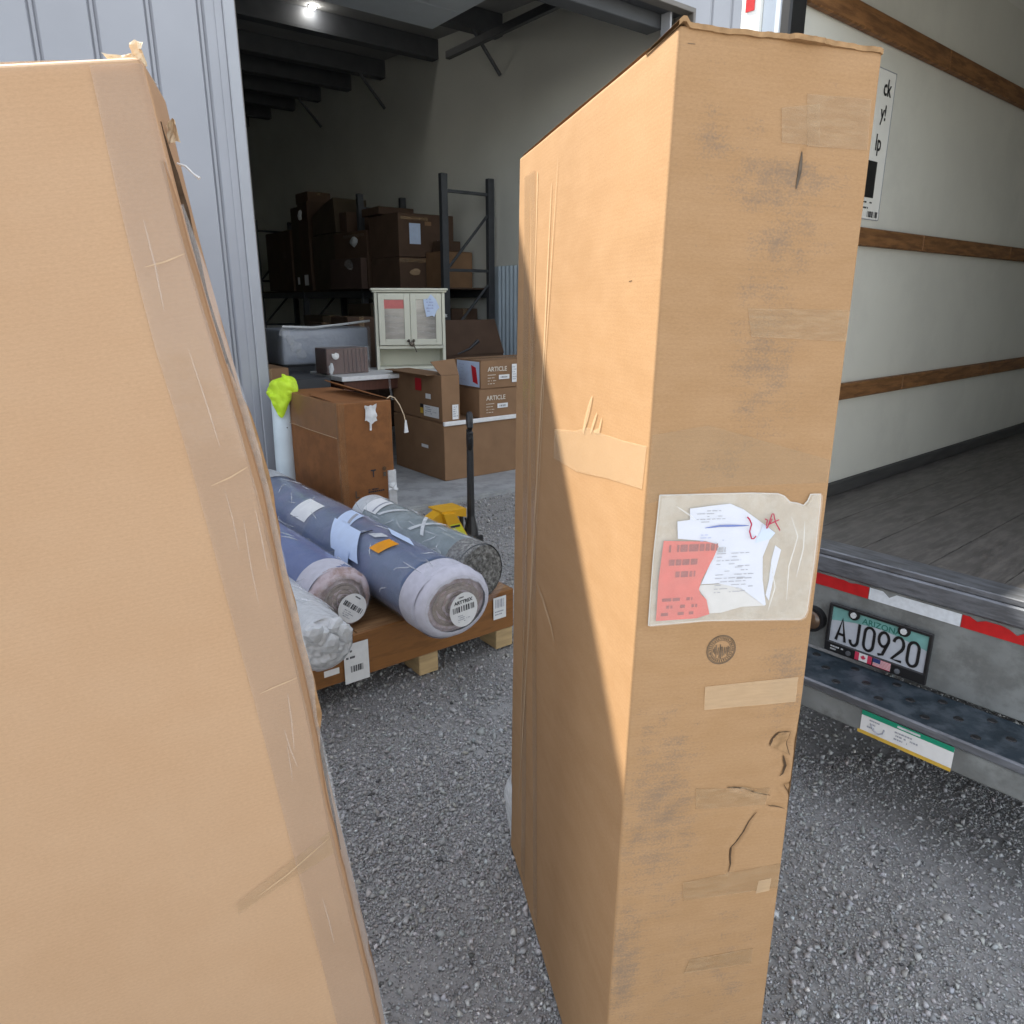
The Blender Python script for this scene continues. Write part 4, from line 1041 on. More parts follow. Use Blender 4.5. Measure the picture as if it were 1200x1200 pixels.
def round_label(t, cx, cz, y, rx, rz, rot, words, seed):
    n = 32; ca, sa = math.cos(rot), math.sin(rot)
    V = [(cx + rx * math.cos(2 * math.pi * i / n), y, cz + rz * math.sin(2 * math.pi * i / n)) for i in range(n)]
    l = mesh('round_label', V, [tuple(range(n))], 'label_white', t)
    X, Y = Vector((ca, 0, sa)), Vector((-sa, 0, ca)); C = Vector((cx, y - .0012, cz))
    barcode('label_barcode', C - X * rx * .78 - Y * rz * .08, X, Y, rx * 1.56, rz * .34, 'ink', l, 15, seed)
    print_lines('label_print', C - X * rx * .45 - Y * rz * .32, X, Y, rx * .9, 4, rx * .13, rx * .05, 'ink_grey', l, seed + 1)
    print_lines('label_print', C - X * rx * .3 + Y * rz * .72, X, Y, rx * .6, 1, .01, rx * .08, 'ink', l, seed + 2, .95)
    if words: text_part('lettering', words, rx * .30, 'ink', l, frame_mtx(C + Y * rz * .40, X, Y), bold=.0006, align='CENTER')
    return l
def patch(t, name, y0, y1, a0, a1, rx, rz, m, off=.006, skew=0., ny=6, na=8):
    V, F = [], []
    for i in range(ny + 1):
        for k in range(na + 1):
            y = y0 + (y1 - y0) * i / ny + skew * k / na; a = a0 + (a1 - a0) * k / na
            V.append(((rx + off) * math.cos(a), y, (rz + off) * math.sin(a)))
    for i in range(ny):
        for k in range(na): q = i * (na + 1) + k; F.append((q, q + na + 1, q + na + 2, q + 1))
    return mesh(name, V, F, m, t, True)
# middle rug
r = rug('long slate blue rolled rug with white felt end in the middle of the pallet', 1.452, 2.30, 4.47, .435, .172, .145, 'rug_slate', 3, wrink=.010)
sleeve(r, 'felt_edge', -.012, .105, .178, .150, 'rug_felt', 4, .007, f=60)
sleeve(r, 'wrap_band', .11, .125, .176, .150, 'rug_slate', 5, .003)
shoulder(r, 'felt_rim', .012, -.048, (.180, .152), (.138, .112), 'rug_felt', 61, .006)
end_face(r, -.030, .142, .116, 'rug_pink', 6, .03)
o = end_face(r, -.040, .112, .09, 'rug_taupe', 7, .012, True, 'rolled_core')
end_face(r, -.050, .15, .122, 'film', 57, .02, False, 'end_film', .012)
round_label(r, .014, -.014, -.075, .066, .073, .06, 'ARTTREX', 2)
sleeve(r, 'wrap_film', -.01, 2.15, .1775, .1505, 'film', 9, .005, f=50, ny=90)
patch(r, 'paper_label', 1.13, 1.32, 1.75, 2.55, .172, .145, 'label_white', .007)
sleeve(r, 'tape_band', 1.10, 1.34, .176, .150, 'film', 12, .003)
pl = patch(r, 'paper_label', .86, 1.00, 1.25, 2.0, .172, .145, 'paper_blue', .007, -.1); patch(r, 'label_print', .885, .91, 1.35, 1.9, .172, .145, 'ink_grey', .009, -.1)
patch(r, 'loose_paper', .62, .90, 2.0, 2.75, .172, .145, 'paper_blue', .022, -.16); patch(r, 'loose_paper', .56, .70, 2.6, 3.15, .172, .145, 'paper_blue', .028, -.05)
patch(r, 'orange_sticker', .36, .45, 1.72, 2.25, .172, .145, 'orange', .008, .03); patch(r, 'foil_sticker', .475, .54, 1.66, 1.9, .172, .145, 'film_white', .009, .05)
patch(r, 'film_patch', .42, .62, 1.25, 1.5, .172, .145, 'paper_blue', .0075, -.12)
patch(r, 'marker_writing', .60, .615, 1.72, 2.15, .172, .145, 'ink', .0085, .03, 2, 8)
sleeve(r, 'far_wrap', 1.93, 2.17, .178, .151, 'film_white', 13, .006)
# left rug
r = rug('purple blue rolled rug with a brownish end beside the leaning carton', 1.122, 2.64, 4.6, .42, .136, .130, 'rug_purple', 23, wrink=.011)
sleeve(r, 'wrap_end', -.004, .13, .140, .134, 'rug_felt', 24, .005, f=70)
shoulder(r, 'wrap_rim', .008, -.040, (.142, .136), (.104, .099), 'rug_pink', 62, .007)
end_face(r, -.022, .108, .103, 'rug_pink', 25, .03)
end_face(r, -.034, .078, .073, 'rug_taupe', 27, .01, True, 'rolled_core')
end_face(r, -.044, .118, .112, 'film', 58, .02, False, 'end_film', .012)
round_label(r, .028, -.03, -.068, .063, .063, -.72, '', 7)
sleeve(r, 'wrap_film', -.02, 1.9, .1425, .1365, 'film', 26, .005, f=60, ny=90)
# right rug
r = rug('short grey green rolled rug with shaggy end on the right of the pallet', 1.742, 2.52, 3.57, .425, .128, .134, 'rug_teal', 33, wrink=.009)
end_face(r, -.004, .125, .130, 'rug_hair', 35, .02, True, 'end_face', .012)
sleeve(r, 'shaggy_rim', -.005, .10, .129, .135, 'rug_hair', 37, .006, f=90)
sleeve(r, 'wrap_film', -.045, 1.05, .134, .140, 'film', 36, .008, f=60, ny=60)
patch(r, 'paper_label', .80, .94, 1.45, 2.35, .128, .134, 'label_white', .008); print_ = patch(r, 'label_print', .83, .845, 1.5, 2.3, .128, .134, 'ink_grey', .0095)
sleeve(r, 'far_wrap', .93, 1.05, .132, .138, 'film_white', 38, .006)
for k in range(3): patch(r, 'film_crease', .30 + .16 * k, .33 + .16 * k, 1.3 + .1 * k, 2.3, .128, .134, 'film_white', .009, .14 * (-1) ** k)
# white bundle
r = rug('thin roll bundled in crumpled white plastic, lowest and nearest on the pallet', .925, 2.33, 4.4, .395, .112, .105, 'film_white', 43, wrink=.022)
end_face(r, 0, .108, .10, 'film_white', 45, .07, False, 'end_face', .03)
for k in range(5): crumple('plastic_fold', (-.05 + .03 * k, -.03 + .01 * (k % 2), .07 - .03 * (k % 3)), .035, 'film_white', 50 + k, r, flat=(1, .6, 1))
mesh('paper_label', [(-.02, -.02, -.125), (.04, -.02, -.125), (.04, -.02, -.10), (-.02, -.02, -.10)], [(0, 1, 2, 3)], 'label_white', r)

# folds in the plastic sleeves, highlight streaks put into their pale colour
rugs = [o for o in bpy.data.objects if o.name.startswith('rolled_rug') and o.parent is None]
for r_, rx_, rz_, L_ in zip(sorted(rugs, key=lambda o: o.name), (.174, .138, .131, .114), (.147, .132, .137, .107), (1.9, 1.5, .95, 1.2)):
    rr = random.Random(len(r_.name) + int(rx_ * 1000))
    for k in range(22):
        y0 = rr.uniform(.03, L_); a0 = rr.uniform(.7, 3.0); l = rr.uniform(.04, .16); da = rr.uniform(-.5, .5)
        pts = [((rx_ + .004) * math.cos(a0 + da * s), y0 + l * s + .012 * math.sin(s * 5 + k), (rz_ + .004) * math.sin(a0 + da * s)) for s in np.linspace(0, 1, 6)]
        tube('film_crease', pts, [.0008, .0022, .0030, .0026, .0018, .0008], 'film_crease', r_, 4)
# white tube with a bright bag over its top
tb = thing('cardboard_tube', 'white round tube standing on end against the doorway jamb', 'tube', WB(1.705, 4.70, 0), ROTB)
cyl('tube_body', (-.02, 0, 0), (0, 0, 1.05), .066, 'pipe_white', tb, seg=32); cyl('end_plug', (0, 0, 1.05), (0, 0, 1.058), .05, 'pipe_white', tb)
cyl('tube_hole', (-.004, -.066, .80), (-.004, -.0675, .80), .004, 'ink', tb, seg=8)
for p in tb.children[0].data.polygons: p.use_smooth = len(p.vertices) == 4
bg_ = thing('safety_vest', 'bright yellow green crumpled cloth draped over the white tube', 'cloth', WB(1.715, 4.69, 1.0), ROTB)
def vest():
    g = sines(77, 12, 2.2, 14., 3); g2 = sines(78, 8, 3., 9., 3); V, F = [], []; n, m_ = 64, 26
    for i in range(m_ + 1):
        s = i / m_
        for k in range(n):
            a = 2 * math.pi * k / n
            hang = .055 + .13 * max(0, math.cos(a + 2.2)) ** 3 + .05 * max(0, math.cos(a - .6)) ** 4 + .012 * math.sin(5 * a)
            if s < .45: rad, z = .088 * math.sin(s / .45 * math.pi / 2), .072 + .040 * math.cos(s / .45 * math.pi / 2)
            else: rad, z = .088 + .012 * math.sin((s - .45) * 5), .072 - (s - .45) / .55 * hang
            q3 = np.array([math.cos(a), math.sin(a), z * 9]); q = float(g(q3)); f = abs(float(g2(q3 * 1.5)))
            rad *= 1 + (.22 * q + .20 * (f - .15)) * min(1, .35 + s)
            V.append((rad * math.cos(a), rad * math.sin(a), z + .030 * q + .02 * f))
    for i in range(m_):
        for k in range(n): F.append((i * n + k, (i + 1) * n + k, (i + 1) * n + (k + 1) % n, i * n + (k + 1) % n))
    mesh('cloth', V, F, 'hi_vis', bg_, False)
vest()

# ------------------------------------------------------------------ pallet jack
pj = thing('pallet_jack', 'yellow pallet jack with an upright black handle at the far side of the pallet', 'pallet jack', WB(2.07, 3.30, 0), ROTB)
yp = lambda p, d: (p[0], d, p[1])
prism('pump_housing', [(-.055, .478), (.022, .468), (.13, .27), (.18, .15), (.08, .12), (.0, .30)], yp, -.065, .06, 'yellow', pj)
prism('top_plate', [(-.055, .488), (.105, .482), (.105, .432), (.024, .452), (-.055, .479)], yp, -.045, .10, 'yellow', pj)
prism('side_wing', [(-.125, .445), (-.056, .478), (.0, .36), (-.05, .27), (-.125, .36)], yp, -.03, .05, 'yellow', pj)
mesh('warning_sticker', [(-.022, -.0665, .412), (.048, -.0665, .412), (.118, -.0665, .285), (.050, -.0665, .27)], [(3, 2, 1, 0)], 'yellow_sticker', pj)
mesh('sticker_print', [(-.018, -.0675, .405), (.044, -.0675, .405), (.049, -.0675, .392), (-.012, -.0675, .392)], [(3, 2, 1, 0)], 'ink', pj)
cyl('sticker_print', (.052, -.0675, .325), (.052, -.0668, .325), .010, 'ink', pj, seg=10)
for s in (-1, 1): box('fork', (-1.25, .02 + s * .19 - .075, .07), (-.05, .02 + s * .19 + .075, .10), 'yellow', pj, .006)
cyl('hydraulic_ram', (.10, .0, .14), (.10, .0, .44), .012, 'black_metal', pj); cyl('hydraulic_ram', (.075, .03, .14), (.075, .03, .44), .010, 'black_metal', pj)
hb = tube('handle', [(.172, .02, .14), (.176, .02, .27), (.179, .02, .33), (.180, .02, .41), (.180, .02, .80)], [.050, .048, .040, .022, .019], 'black_metal', pj, 12)
for sg in (-1, 1): box('yoke_plate', (.13, .02 + sg * .052 - .006, .16), (.225, .02 + sg * .052 + .006, .30), 'black_metal', pj, .01, seg=2)
cyl('yoke_pin', (.175, -.06, .27), (.175, .10, .27), .014, 'sill', pj)
loop = [(.18 + .024 * math.sin(a), .02 + .040 * math.sin(a), .90 + .095 * -math.cos(a)) for a in np.linspace(0, 2 * math.pi, 21)]
tube('grip_loop', loop, .018, 'black', pj, 8)
tube('release_lever', [(.175, .0, .87), (.165, -.01, .95), (.17, -.005, .99)], .006, 'film_white', pj, 6)
box('handle_foot', (.115, -.045, .09), (.215, .085, .20), 'black_metal', pj, .012, seg=2)
for y in (-.06, .075): cyl('steer_wheel', (.155, y, .085), (.155, y + .035, .085), .085, 'rubber', pj, seg=24)
for x, y, z in ((.12, -.05, .19), (.20, -.048, .20), (.17, -.048, .24)): cyl('bolt', (x, y, z), (x, y - .012, z), .016, 'black_metal', pj, seg=8)
tube('pull_chain', [(.115, -.02, .42), (.118, -.03, .33), (.13, -.03, .24), (.15, -.03, .18)], .006, 'black', pj, 6)

# ------------------------------------------------------------------ inside the warehouse
cab = thing('wall_cabinet', 'cream wall cabinet with two glazed doors and an open niche below', 'cabinet', WB(3.385, 6.60, .939), ROTB - math.radians(25))
CW, CH, CD = .685, .735, .26
box('side_panel', (0, 0, 0), (.03, CD, CH), 'cabinet', cab, .003); box('side_panel', (CW - .03, 0, 0), (CW, CD, CH), 'cabinet', cab, .003)
box('back_panel', (.03, CD - .015, 0), (CW - .03, CD, CH), 'cabinet', cab, 0)
box('shelf', (.031, .004, 0), (CW - .031, CD - .016, .025), 'cabinet', cab, .003); box('shelf', (.031, .002, .20), (CW - .031, CD - .016, .232), 'cabinet', cab, .003)
box('cornice', (-.018, -.02, CH), (CW + .018, CD + .01, CH + .018), 'cabinet', cab, .006); box('cornice', (-.03, -.032, CH + .018), (CW + .03, CD + .01, CH + .04), 'cabinet', cab, .006)
for s in (0, 1):
    x0 = .034 + s * (CW / 2 - .034); x1 = x0 + CW / 2 - .037
    bm = bmesh.new(); z0, z1, fr = .236, CH - .008, .058
    bm_box(bm, (x0, -.018, z0), (x0 + fr, .002, z1), .003); bm_box(bm, (x1 - fr, -.018, z0), (x1, .002, z1), .003)
    bm_box(bm, (x0 + fr - .001, -.017, z0), (x1 - fr + .001, .001, z0 + fr), .003); bm_box(bm, (x0 + fr - .001, -.017, z1 - fr), (x1 - fr + .001, .001, z1), .003)
    d = from_bm('door', bm, 'cabinet', cab)
    box('glass_pane', (x0 + fr - .002, -.009, z0 + fr - .002), (x1 - fr + .002, -.004, z1 - fr + .002), 'glass_grey', d, 0)
    bm = bmesh.new(); bmesh.ops.create_uvsphere(bm, u_segments=10, v_segments=6, radius=.014, matrix=Matrix.Translation((x1 - .022 if s == 0 else x0 + .022, -.034, z0 + .045)))
    from_bm('knob', bm, 'knob', d, True)
    if s == 0: box('red_paper', (x0 + fr, -.0105, z1 - fr - .085), (x1 - fr, -.0095, z1 - fr - .004), 'red_paper', d, 0)
    for k in range(4):   # bubble wrap seen through the glass as slanting pale folds
        za = z0 + fr + .04 + .05 * k
        mesh('film_fold', [(x0 + fr, -.0098, za + .03), (x1 - fr, -.0098, za), (x1 - fr, -.0098, za + .012), (x0 + fr, -.0098, za + .045)], [(0, 1, 2, 3)], 'film', d)
bm = bmesh.new(); bmesh.ops.create_circle(bm, cap_ends=True, segments=12, radius=.075, matrix=Matrix.Translation((.545, -.024, CH - .13)) @ Matrix.Rotation(math.pi / 2, 4, 'X') @ Matrix.Diagonal((.95, 1.35, 1, 1)))
for i, v in enumerate(bm.verts): v.co += Vector((.012 * math.sin(i * 2.3), 0, .014 * math.cos(i * 3.1)))
tg = from_bm('paper_tag', bm, 'paper_blue', cab)
print_lines('tag_print', (.50, -.0265, CH - .07), (1, 0, 0), (0, 0, 1), .09, 5, .028, .012, 'cloth_blue', tg, 4)
tube('string', [(.30, -.035, .28), (.345, -.04, .255), (.37, -.04, .22), (.39, -.04, .17)], .006, 'knob', cab, 5); crumple('tassel', (.345, -.04, .25), .022, 'knob', 71, cab)

tab = thing('work_table', 'dark table with a pale edge under the cream cabinet', 'table', WB(2.80, 6.16, 0), ROTB)
box('tabletop', (0, 0, .895), (1.45, .72, .937), 'label_white', tab, .004)
box('apron', (.03, .03, .80), (1.42, .69, .894), 'mahogany', tab, .003)
for x in (.04, 1.36):
    for y in (.04, .63): box('leg', (x, y, .041), (x + .05, y + .05, .80), 'steel_dark', tab, .004)
tube('hanging_tape', [(.47, -.01, .93), (.475, -.014, .80), (.49, -.012, .70)], .012, 'film', tab, 5)
pk = thing('wrapped_chest', 'small reddish slatted wooden chest in clear plastic with white paper tag', 'chest', WB(2.78, 6.42, .938), ROTB)
box('chest_body', (0, 0, 0), (.42, .26, .235), 'mahogany', pk, .006)
for k in range(6): box('slat', (.17 + .041 * k, -.012, .01), (.17 + .041 * k + .033, -.001, .225), 'mahogany', pk, .003)
box('plastic_wrap', (-.012, -.022, .0), (.432, .27, .25), 'film', pk, .01); crumple('paper_tag', (.075, -.03, .17), .035, 'label_white', 41, pk, flat=(1, .25, 1))
crumple('plastic_fold', (.03, -.02, .05), .05, 'film_white', 42, pk, flat=(.5, .3, 1))
gw = thing('wrapped_furniture', 'grey furniture piece wrapped in shiny clear plastic behind the table', 'furniture', WB(2.60, 7.02, 0), ROTB)
box('plinth', (.05, .05, .041), (.85, .55, .98), 'steel_dark', gw, .01)
bm = bmesh.new(); bm_box(bm, (0, 0, .985), (.92, .62, 1.33), .03, seg=2); bmesh.ops.subdivide_edges(bm, edges=bm.edges[:], cuts=3, use_grid_fill=True)
g_ = sines(13, 8, 4., 30., 3)
for v in bm.verts: v.co += Vector((0, 0, 0)) + Vector([.012 * float(g_(np.array(v.co) + i)) for i in range(3)])
from_bm('furniture_body', bm, 'grey_wrap', gw, True)
box('plastic_wrap', (-.02, -.02, .98), (.94, .64, 1.35), 'film', gw, .02)
tube('plastic_fold', [(.0, -.03, 1.36), (.30, -.03, 1.345), (.62, -.03, 1.37), (.92, -.03, 1.40)], .012, 'film_white', gw, 6)
for k in range(4): crumple('plastic_fold', (.02 + .05 * k, -.03, 1.30 - .07 * k), .05, 'film', 90 + k, gw, flat=(1, .3, 1))

ob = carton('dark open carton with its front flap hanging open behind the stacked flat cartons', 4.10, 6.62, .04, .86, .6, 1.02, 'card_dark', seed=12, flaps=False, tape=False)
mesh('open_flap', [(.0, -.01, 1.0), (.86, -.01, 1.0), (.80, .08, 1.36), (.03, .10, 1.36), (0, .0, 1.0), (.86, .0, 1.0), (.80, .09, 1.36), (.03, .11, 1.36)], [(0, 1, 2, 3), (7, 6, 5, 4), (3, 2, 6, 7), (1, 5, 6, 2), (0, 3, 7, 4)], 'card_dark', ob)
crumple('tape_tuft', (.22, .30, 1.40), .07, 'film_white', 33, ob, flat=(1.8, .5, .35))
sv = thing('strap', 'short black strap lying against the dark open carton flap', 'strap', WB(4.38, 6.50, 1.06), ROTB)
tube('strap_band', [(-.12, -.02, 0), (.02, -.03, .05), (.14, -.02, .13)], [.008, .012, .02], 'black', sv, 6)

# pallet racking along the side wall
rack = thing('pallet_rack', 'dark steel pallet racking standing along the grey side wall', 'rack', WB(0, 0, .036), ROTB)
for n in (8.10, 10.35, 12.6, 14.85):
    for u in (5.16, 5.86):
        bm = bmesh.new(); bm_box(bm, (u - .045, n - .035, 0), (u + .045, n + .035, 3.04), .004); bm_box(bm, (u - .08, n - .07, 0), (u + .08, n + .07, .012), 0)
        from_bm('post', bm, 'steel_dark', rack)
    for z in (.4, 1.10, 1.93, 2.85): box('brace', (5.205, n - .018, z - .018), (5.815, n + .018, z + .018), 'steel_dark', rack, .003)
    for z0, z1 in ((1.95, 2.60), (1.12, 1.75), (.42, 1.08)): tube('brace', [(5.205, n, z0), (5.815, n, z1)], .018, 'steel_dark', rack, 6)
for n0 in (8.10, 10.35, 12.6):
    for u in (5.16, 5.86):
        for z in (1.60,): box('shelf_beam', (u - .03, n0 + .036, z), (u + .03, n0 + 2.214, z + .10), 'steel_dark', rack, .004)
    for k in range(6): box('deck_board', (5.10, n0 + .05 + .36 * k, 1.702), (5.92, n0 + .05 + .36 * k + .33, 1.722), 'card_dark', rack, .003)
# cartons on the shelf, nearest first
Z0 = 1.762
def rc(label, n, dn, z, dz, m='card_dark', u=5.02, du=.86, seed=0, **k):
    k.setdefault('yaw', math.radians(((seed * 37) % 9 - 4) * .45))
    return carton(label, u, n, z, du, dn, dz, m, seed=seed, group='cartons on the warehouse racking', **k)
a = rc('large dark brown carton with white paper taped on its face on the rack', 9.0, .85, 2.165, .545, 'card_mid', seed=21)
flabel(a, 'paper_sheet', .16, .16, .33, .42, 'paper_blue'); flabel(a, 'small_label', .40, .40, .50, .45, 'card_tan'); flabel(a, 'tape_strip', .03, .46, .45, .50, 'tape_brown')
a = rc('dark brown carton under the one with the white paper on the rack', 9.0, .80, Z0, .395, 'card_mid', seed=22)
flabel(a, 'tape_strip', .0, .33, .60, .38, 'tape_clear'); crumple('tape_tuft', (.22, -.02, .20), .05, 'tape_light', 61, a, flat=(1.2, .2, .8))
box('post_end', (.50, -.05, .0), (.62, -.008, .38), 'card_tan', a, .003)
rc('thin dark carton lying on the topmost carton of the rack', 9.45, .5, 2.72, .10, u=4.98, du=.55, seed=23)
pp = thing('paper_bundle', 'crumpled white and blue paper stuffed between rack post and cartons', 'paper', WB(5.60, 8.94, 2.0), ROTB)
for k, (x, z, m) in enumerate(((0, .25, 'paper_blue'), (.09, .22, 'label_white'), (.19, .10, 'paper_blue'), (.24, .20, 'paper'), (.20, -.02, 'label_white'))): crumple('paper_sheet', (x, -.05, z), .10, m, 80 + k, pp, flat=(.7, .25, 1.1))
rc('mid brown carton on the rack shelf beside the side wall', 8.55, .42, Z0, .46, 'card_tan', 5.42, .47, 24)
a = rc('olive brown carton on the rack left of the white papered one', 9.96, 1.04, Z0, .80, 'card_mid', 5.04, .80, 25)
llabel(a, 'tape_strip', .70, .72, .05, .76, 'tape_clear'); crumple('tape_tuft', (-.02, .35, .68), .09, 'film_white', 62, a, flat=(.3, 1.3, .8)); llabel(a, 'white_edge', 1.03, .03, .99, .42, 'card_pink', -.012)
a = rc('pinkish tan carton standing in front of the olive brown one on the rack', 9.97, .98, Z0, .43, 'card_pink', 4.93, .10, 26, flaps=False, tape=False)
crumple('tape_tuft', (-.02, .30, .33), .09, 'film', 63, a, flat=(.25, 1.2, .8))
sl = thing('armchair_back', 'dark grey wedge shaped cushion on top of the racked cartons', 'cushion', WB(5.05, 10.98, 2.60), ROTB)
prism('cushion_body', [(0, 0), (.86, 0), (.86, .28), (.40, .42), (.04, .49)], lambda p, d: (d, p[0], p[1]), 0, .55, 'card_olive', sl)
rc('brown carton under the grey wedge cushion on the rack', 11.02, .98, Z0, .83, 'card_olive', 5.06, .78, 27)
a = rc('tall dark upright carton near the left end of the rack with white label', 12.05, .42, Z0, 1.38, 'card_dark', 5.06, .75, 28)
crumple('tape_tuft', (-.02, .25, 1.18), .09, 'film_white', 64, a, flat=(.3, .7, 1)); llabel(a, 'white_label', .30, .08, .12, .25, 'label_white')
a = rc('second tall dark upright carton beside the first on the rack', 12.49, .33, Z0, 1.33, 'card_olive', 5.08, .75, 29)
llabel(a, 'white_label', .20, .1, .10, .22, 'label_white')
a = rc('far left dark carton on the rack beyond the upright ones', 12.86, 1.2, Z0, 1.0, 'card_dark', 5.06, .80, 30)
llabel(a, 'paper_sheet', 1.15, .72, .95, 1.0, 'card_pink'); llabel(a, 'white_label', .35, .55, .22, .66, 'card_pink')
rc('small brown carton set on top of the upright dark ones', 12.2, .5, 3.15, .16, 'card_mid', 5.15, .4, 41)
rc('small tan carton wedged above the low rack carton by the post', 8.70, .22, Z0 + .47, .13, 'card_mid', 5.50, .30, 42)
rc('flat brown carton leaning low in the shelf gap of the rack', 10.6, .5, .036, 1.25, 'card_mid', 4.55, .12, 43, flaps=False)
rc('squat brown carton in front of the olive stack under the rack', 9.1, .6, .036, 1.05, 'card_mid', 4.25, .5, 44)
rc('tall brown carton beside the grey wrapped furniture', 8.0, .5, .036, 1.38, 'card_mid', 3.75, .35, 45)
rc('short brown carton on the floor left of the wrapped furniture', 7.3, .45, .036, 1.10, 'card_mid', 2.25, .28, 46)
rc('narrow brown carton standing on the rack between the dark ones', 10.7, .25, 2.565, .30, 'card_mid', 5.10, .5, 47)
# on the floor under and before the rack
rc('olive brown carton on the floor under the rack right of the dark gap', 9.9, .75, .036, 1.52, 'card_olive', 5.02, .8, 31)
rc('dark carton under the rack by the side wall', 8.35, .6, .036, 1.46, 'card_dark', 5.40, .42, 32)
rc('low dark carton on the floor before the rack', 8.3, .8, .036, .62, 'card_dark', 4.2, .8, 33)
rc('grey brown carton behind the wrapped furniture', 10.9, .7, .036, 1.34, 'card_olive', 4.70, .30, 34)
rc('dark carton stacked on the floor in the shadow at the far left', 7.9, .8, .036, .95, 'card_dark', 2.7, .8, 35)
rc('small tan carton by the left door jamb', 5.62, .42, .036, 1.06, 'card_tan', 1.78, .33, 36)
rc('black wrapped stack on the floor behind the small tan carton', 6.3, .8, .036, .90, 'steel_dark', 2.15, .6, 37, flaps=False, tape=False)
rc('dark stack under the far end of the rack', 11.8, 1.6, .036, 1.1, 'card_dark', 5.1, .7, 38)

# ------------------------------------------------------------------ the box truck (x to its right, y towards its cab)
tr = thing('box_truck', 'white box truck with open empty cargo bay, wooden wall rails and rear step bumper', 'truck', TRUCK, ROTT)
WO, WI, LEN, FZ, RZ = -.08, .06, 4.6, .785, 2.95      # outer left face, inner left face, length, floor and roof heights
WR = 2.10
box('left_wall', (WO, .02, .66), (WI - .012, LEN, RZ), 'truck_white', tr, .004)
mesh('left_liner', [(WI, .10, FZ), (WI, LEN - .05, FZ), (WI, LEN - .05, RZ - .06), (WI, .10, RZ - .06)], [(3, 2, 1, 0)], 'truck_liner', tr)
box('right_wall', (WR - .10, .02, .66), (WR, LEN, RZ), 'truck_white', tr, .004)
box('front_wall', (WO + .004, LEN + .001, .67), (WR - .004, LEN + .04, RZ - .002), 'truck_liner', tr, .004)
box('roof', (WO, .02, RZ + .001), (WR, LEN, RZ + .05), 'truck_white', tr, .01)
for k in range(9): box('floor_board', (WI + .0 + .213 * k, .06, FZ - .03), (WI + .213 * k + .211, LEN - .05, FZ + .0), 'deck_wood', tr, .002)
box('kick_plate', (WI + .001, .09, FZ + .0015), (WI + .022, LEN - .06, FZ + .058), 'kick', tr, .003)
for z in (1.205, 1.806, 2.508):
    n = 4
    for k in range(n): box('wall_rail', (WI + .002, .12 + k * 1.1, z), (WI + .030, .12 + k * 1.1 + 1.096, z + (.066 if z < 2.4 else .074)), 'rail_wood', tr, .004)
box('rear_post', (WO - .004, -.004, .63), (-.016, .10, RZ + .02), 'truck_post', tr, .004)
box('post_marker', (-.066, -.0075, 2.49), (-.034, -.005, 2.535), 'tape_red', tr, .0)
box('door_track', (-.0155, .012, .72), (.0515, .10, RZ), 'truck_track', tr, .004); box('door_seal', (.052, .008, .72), (.089, .099, RZ), 'black', tr, .006)
box('rear_post', (WR - .12, -.004, .63), (WR + .004, .10, RZ + .02), 'truck_post', tr, .004)
box('rear_header', (-.015, -.004, RZ - .16), (WR - .121, .10, RZ + .02), 'truck_post', tr, .004)
bm = bmesh.new(); bm_cyl(bm, (WI + .03, .25, RZ - .22), (WR - .13, .25, RZ - .22), .14, seg=20); from_bm('rolled_door', bm, 'truck_track', tr)
# rear sill with lip, conspicuity tape and lamp
box('sill', (-.014, -.004, .706), (WR - .122, .058, .767), 'sill', tr, .006); box('sill_plate', (-.013, .0, .768), (WR - .123, .11, .788), 'sill', tr, .003)
box('rear_beam', (-.014, .006, .425), (WR - .122, .05, .7055), 'bumper_front', tr, .004)
def strip(x0, x1, m, sd):
    r = random.Random(sd); n = max(4, int((x1 - x0) / .02)); top = [(x0 + (x1 - x0) * i / n, .697 - (r.random() < .22) * r.uniform(.004, .018)) for i in range(n + 1)]
    prism('reflective_strip', [(x0, .657)] + [(x1, .657)] + top[::-1], lambda p, d: (p[0], d, p[1]), .0045, .0035, m, tr)
strip(.30, .574, 'tape_red', 2); strip(.576, .85, 'tape_silver', 3); strip(.852, 1.12, 'tape_red', 4); strip(1.122, 1.40, 'tape_silver', 5); strip(1.402, 1.68, 'tape_red', 6)
lp = cyl('marker_lamp', (.405, .006, .53), (.405, -.022, .53), .044, 'black', tr, seg=24); 
bm = bmesh.new(); bmesh.ops.create_uvsphere(bm, u_segments=20, v_segments=10, radius=.034, matrix=Matrix.Translation((.405, -.020, .53)) @ Matrix.Diagonal((1, .5, 1, 1))); from_bm('lens', bm, 'lamp_brown', lp, True)
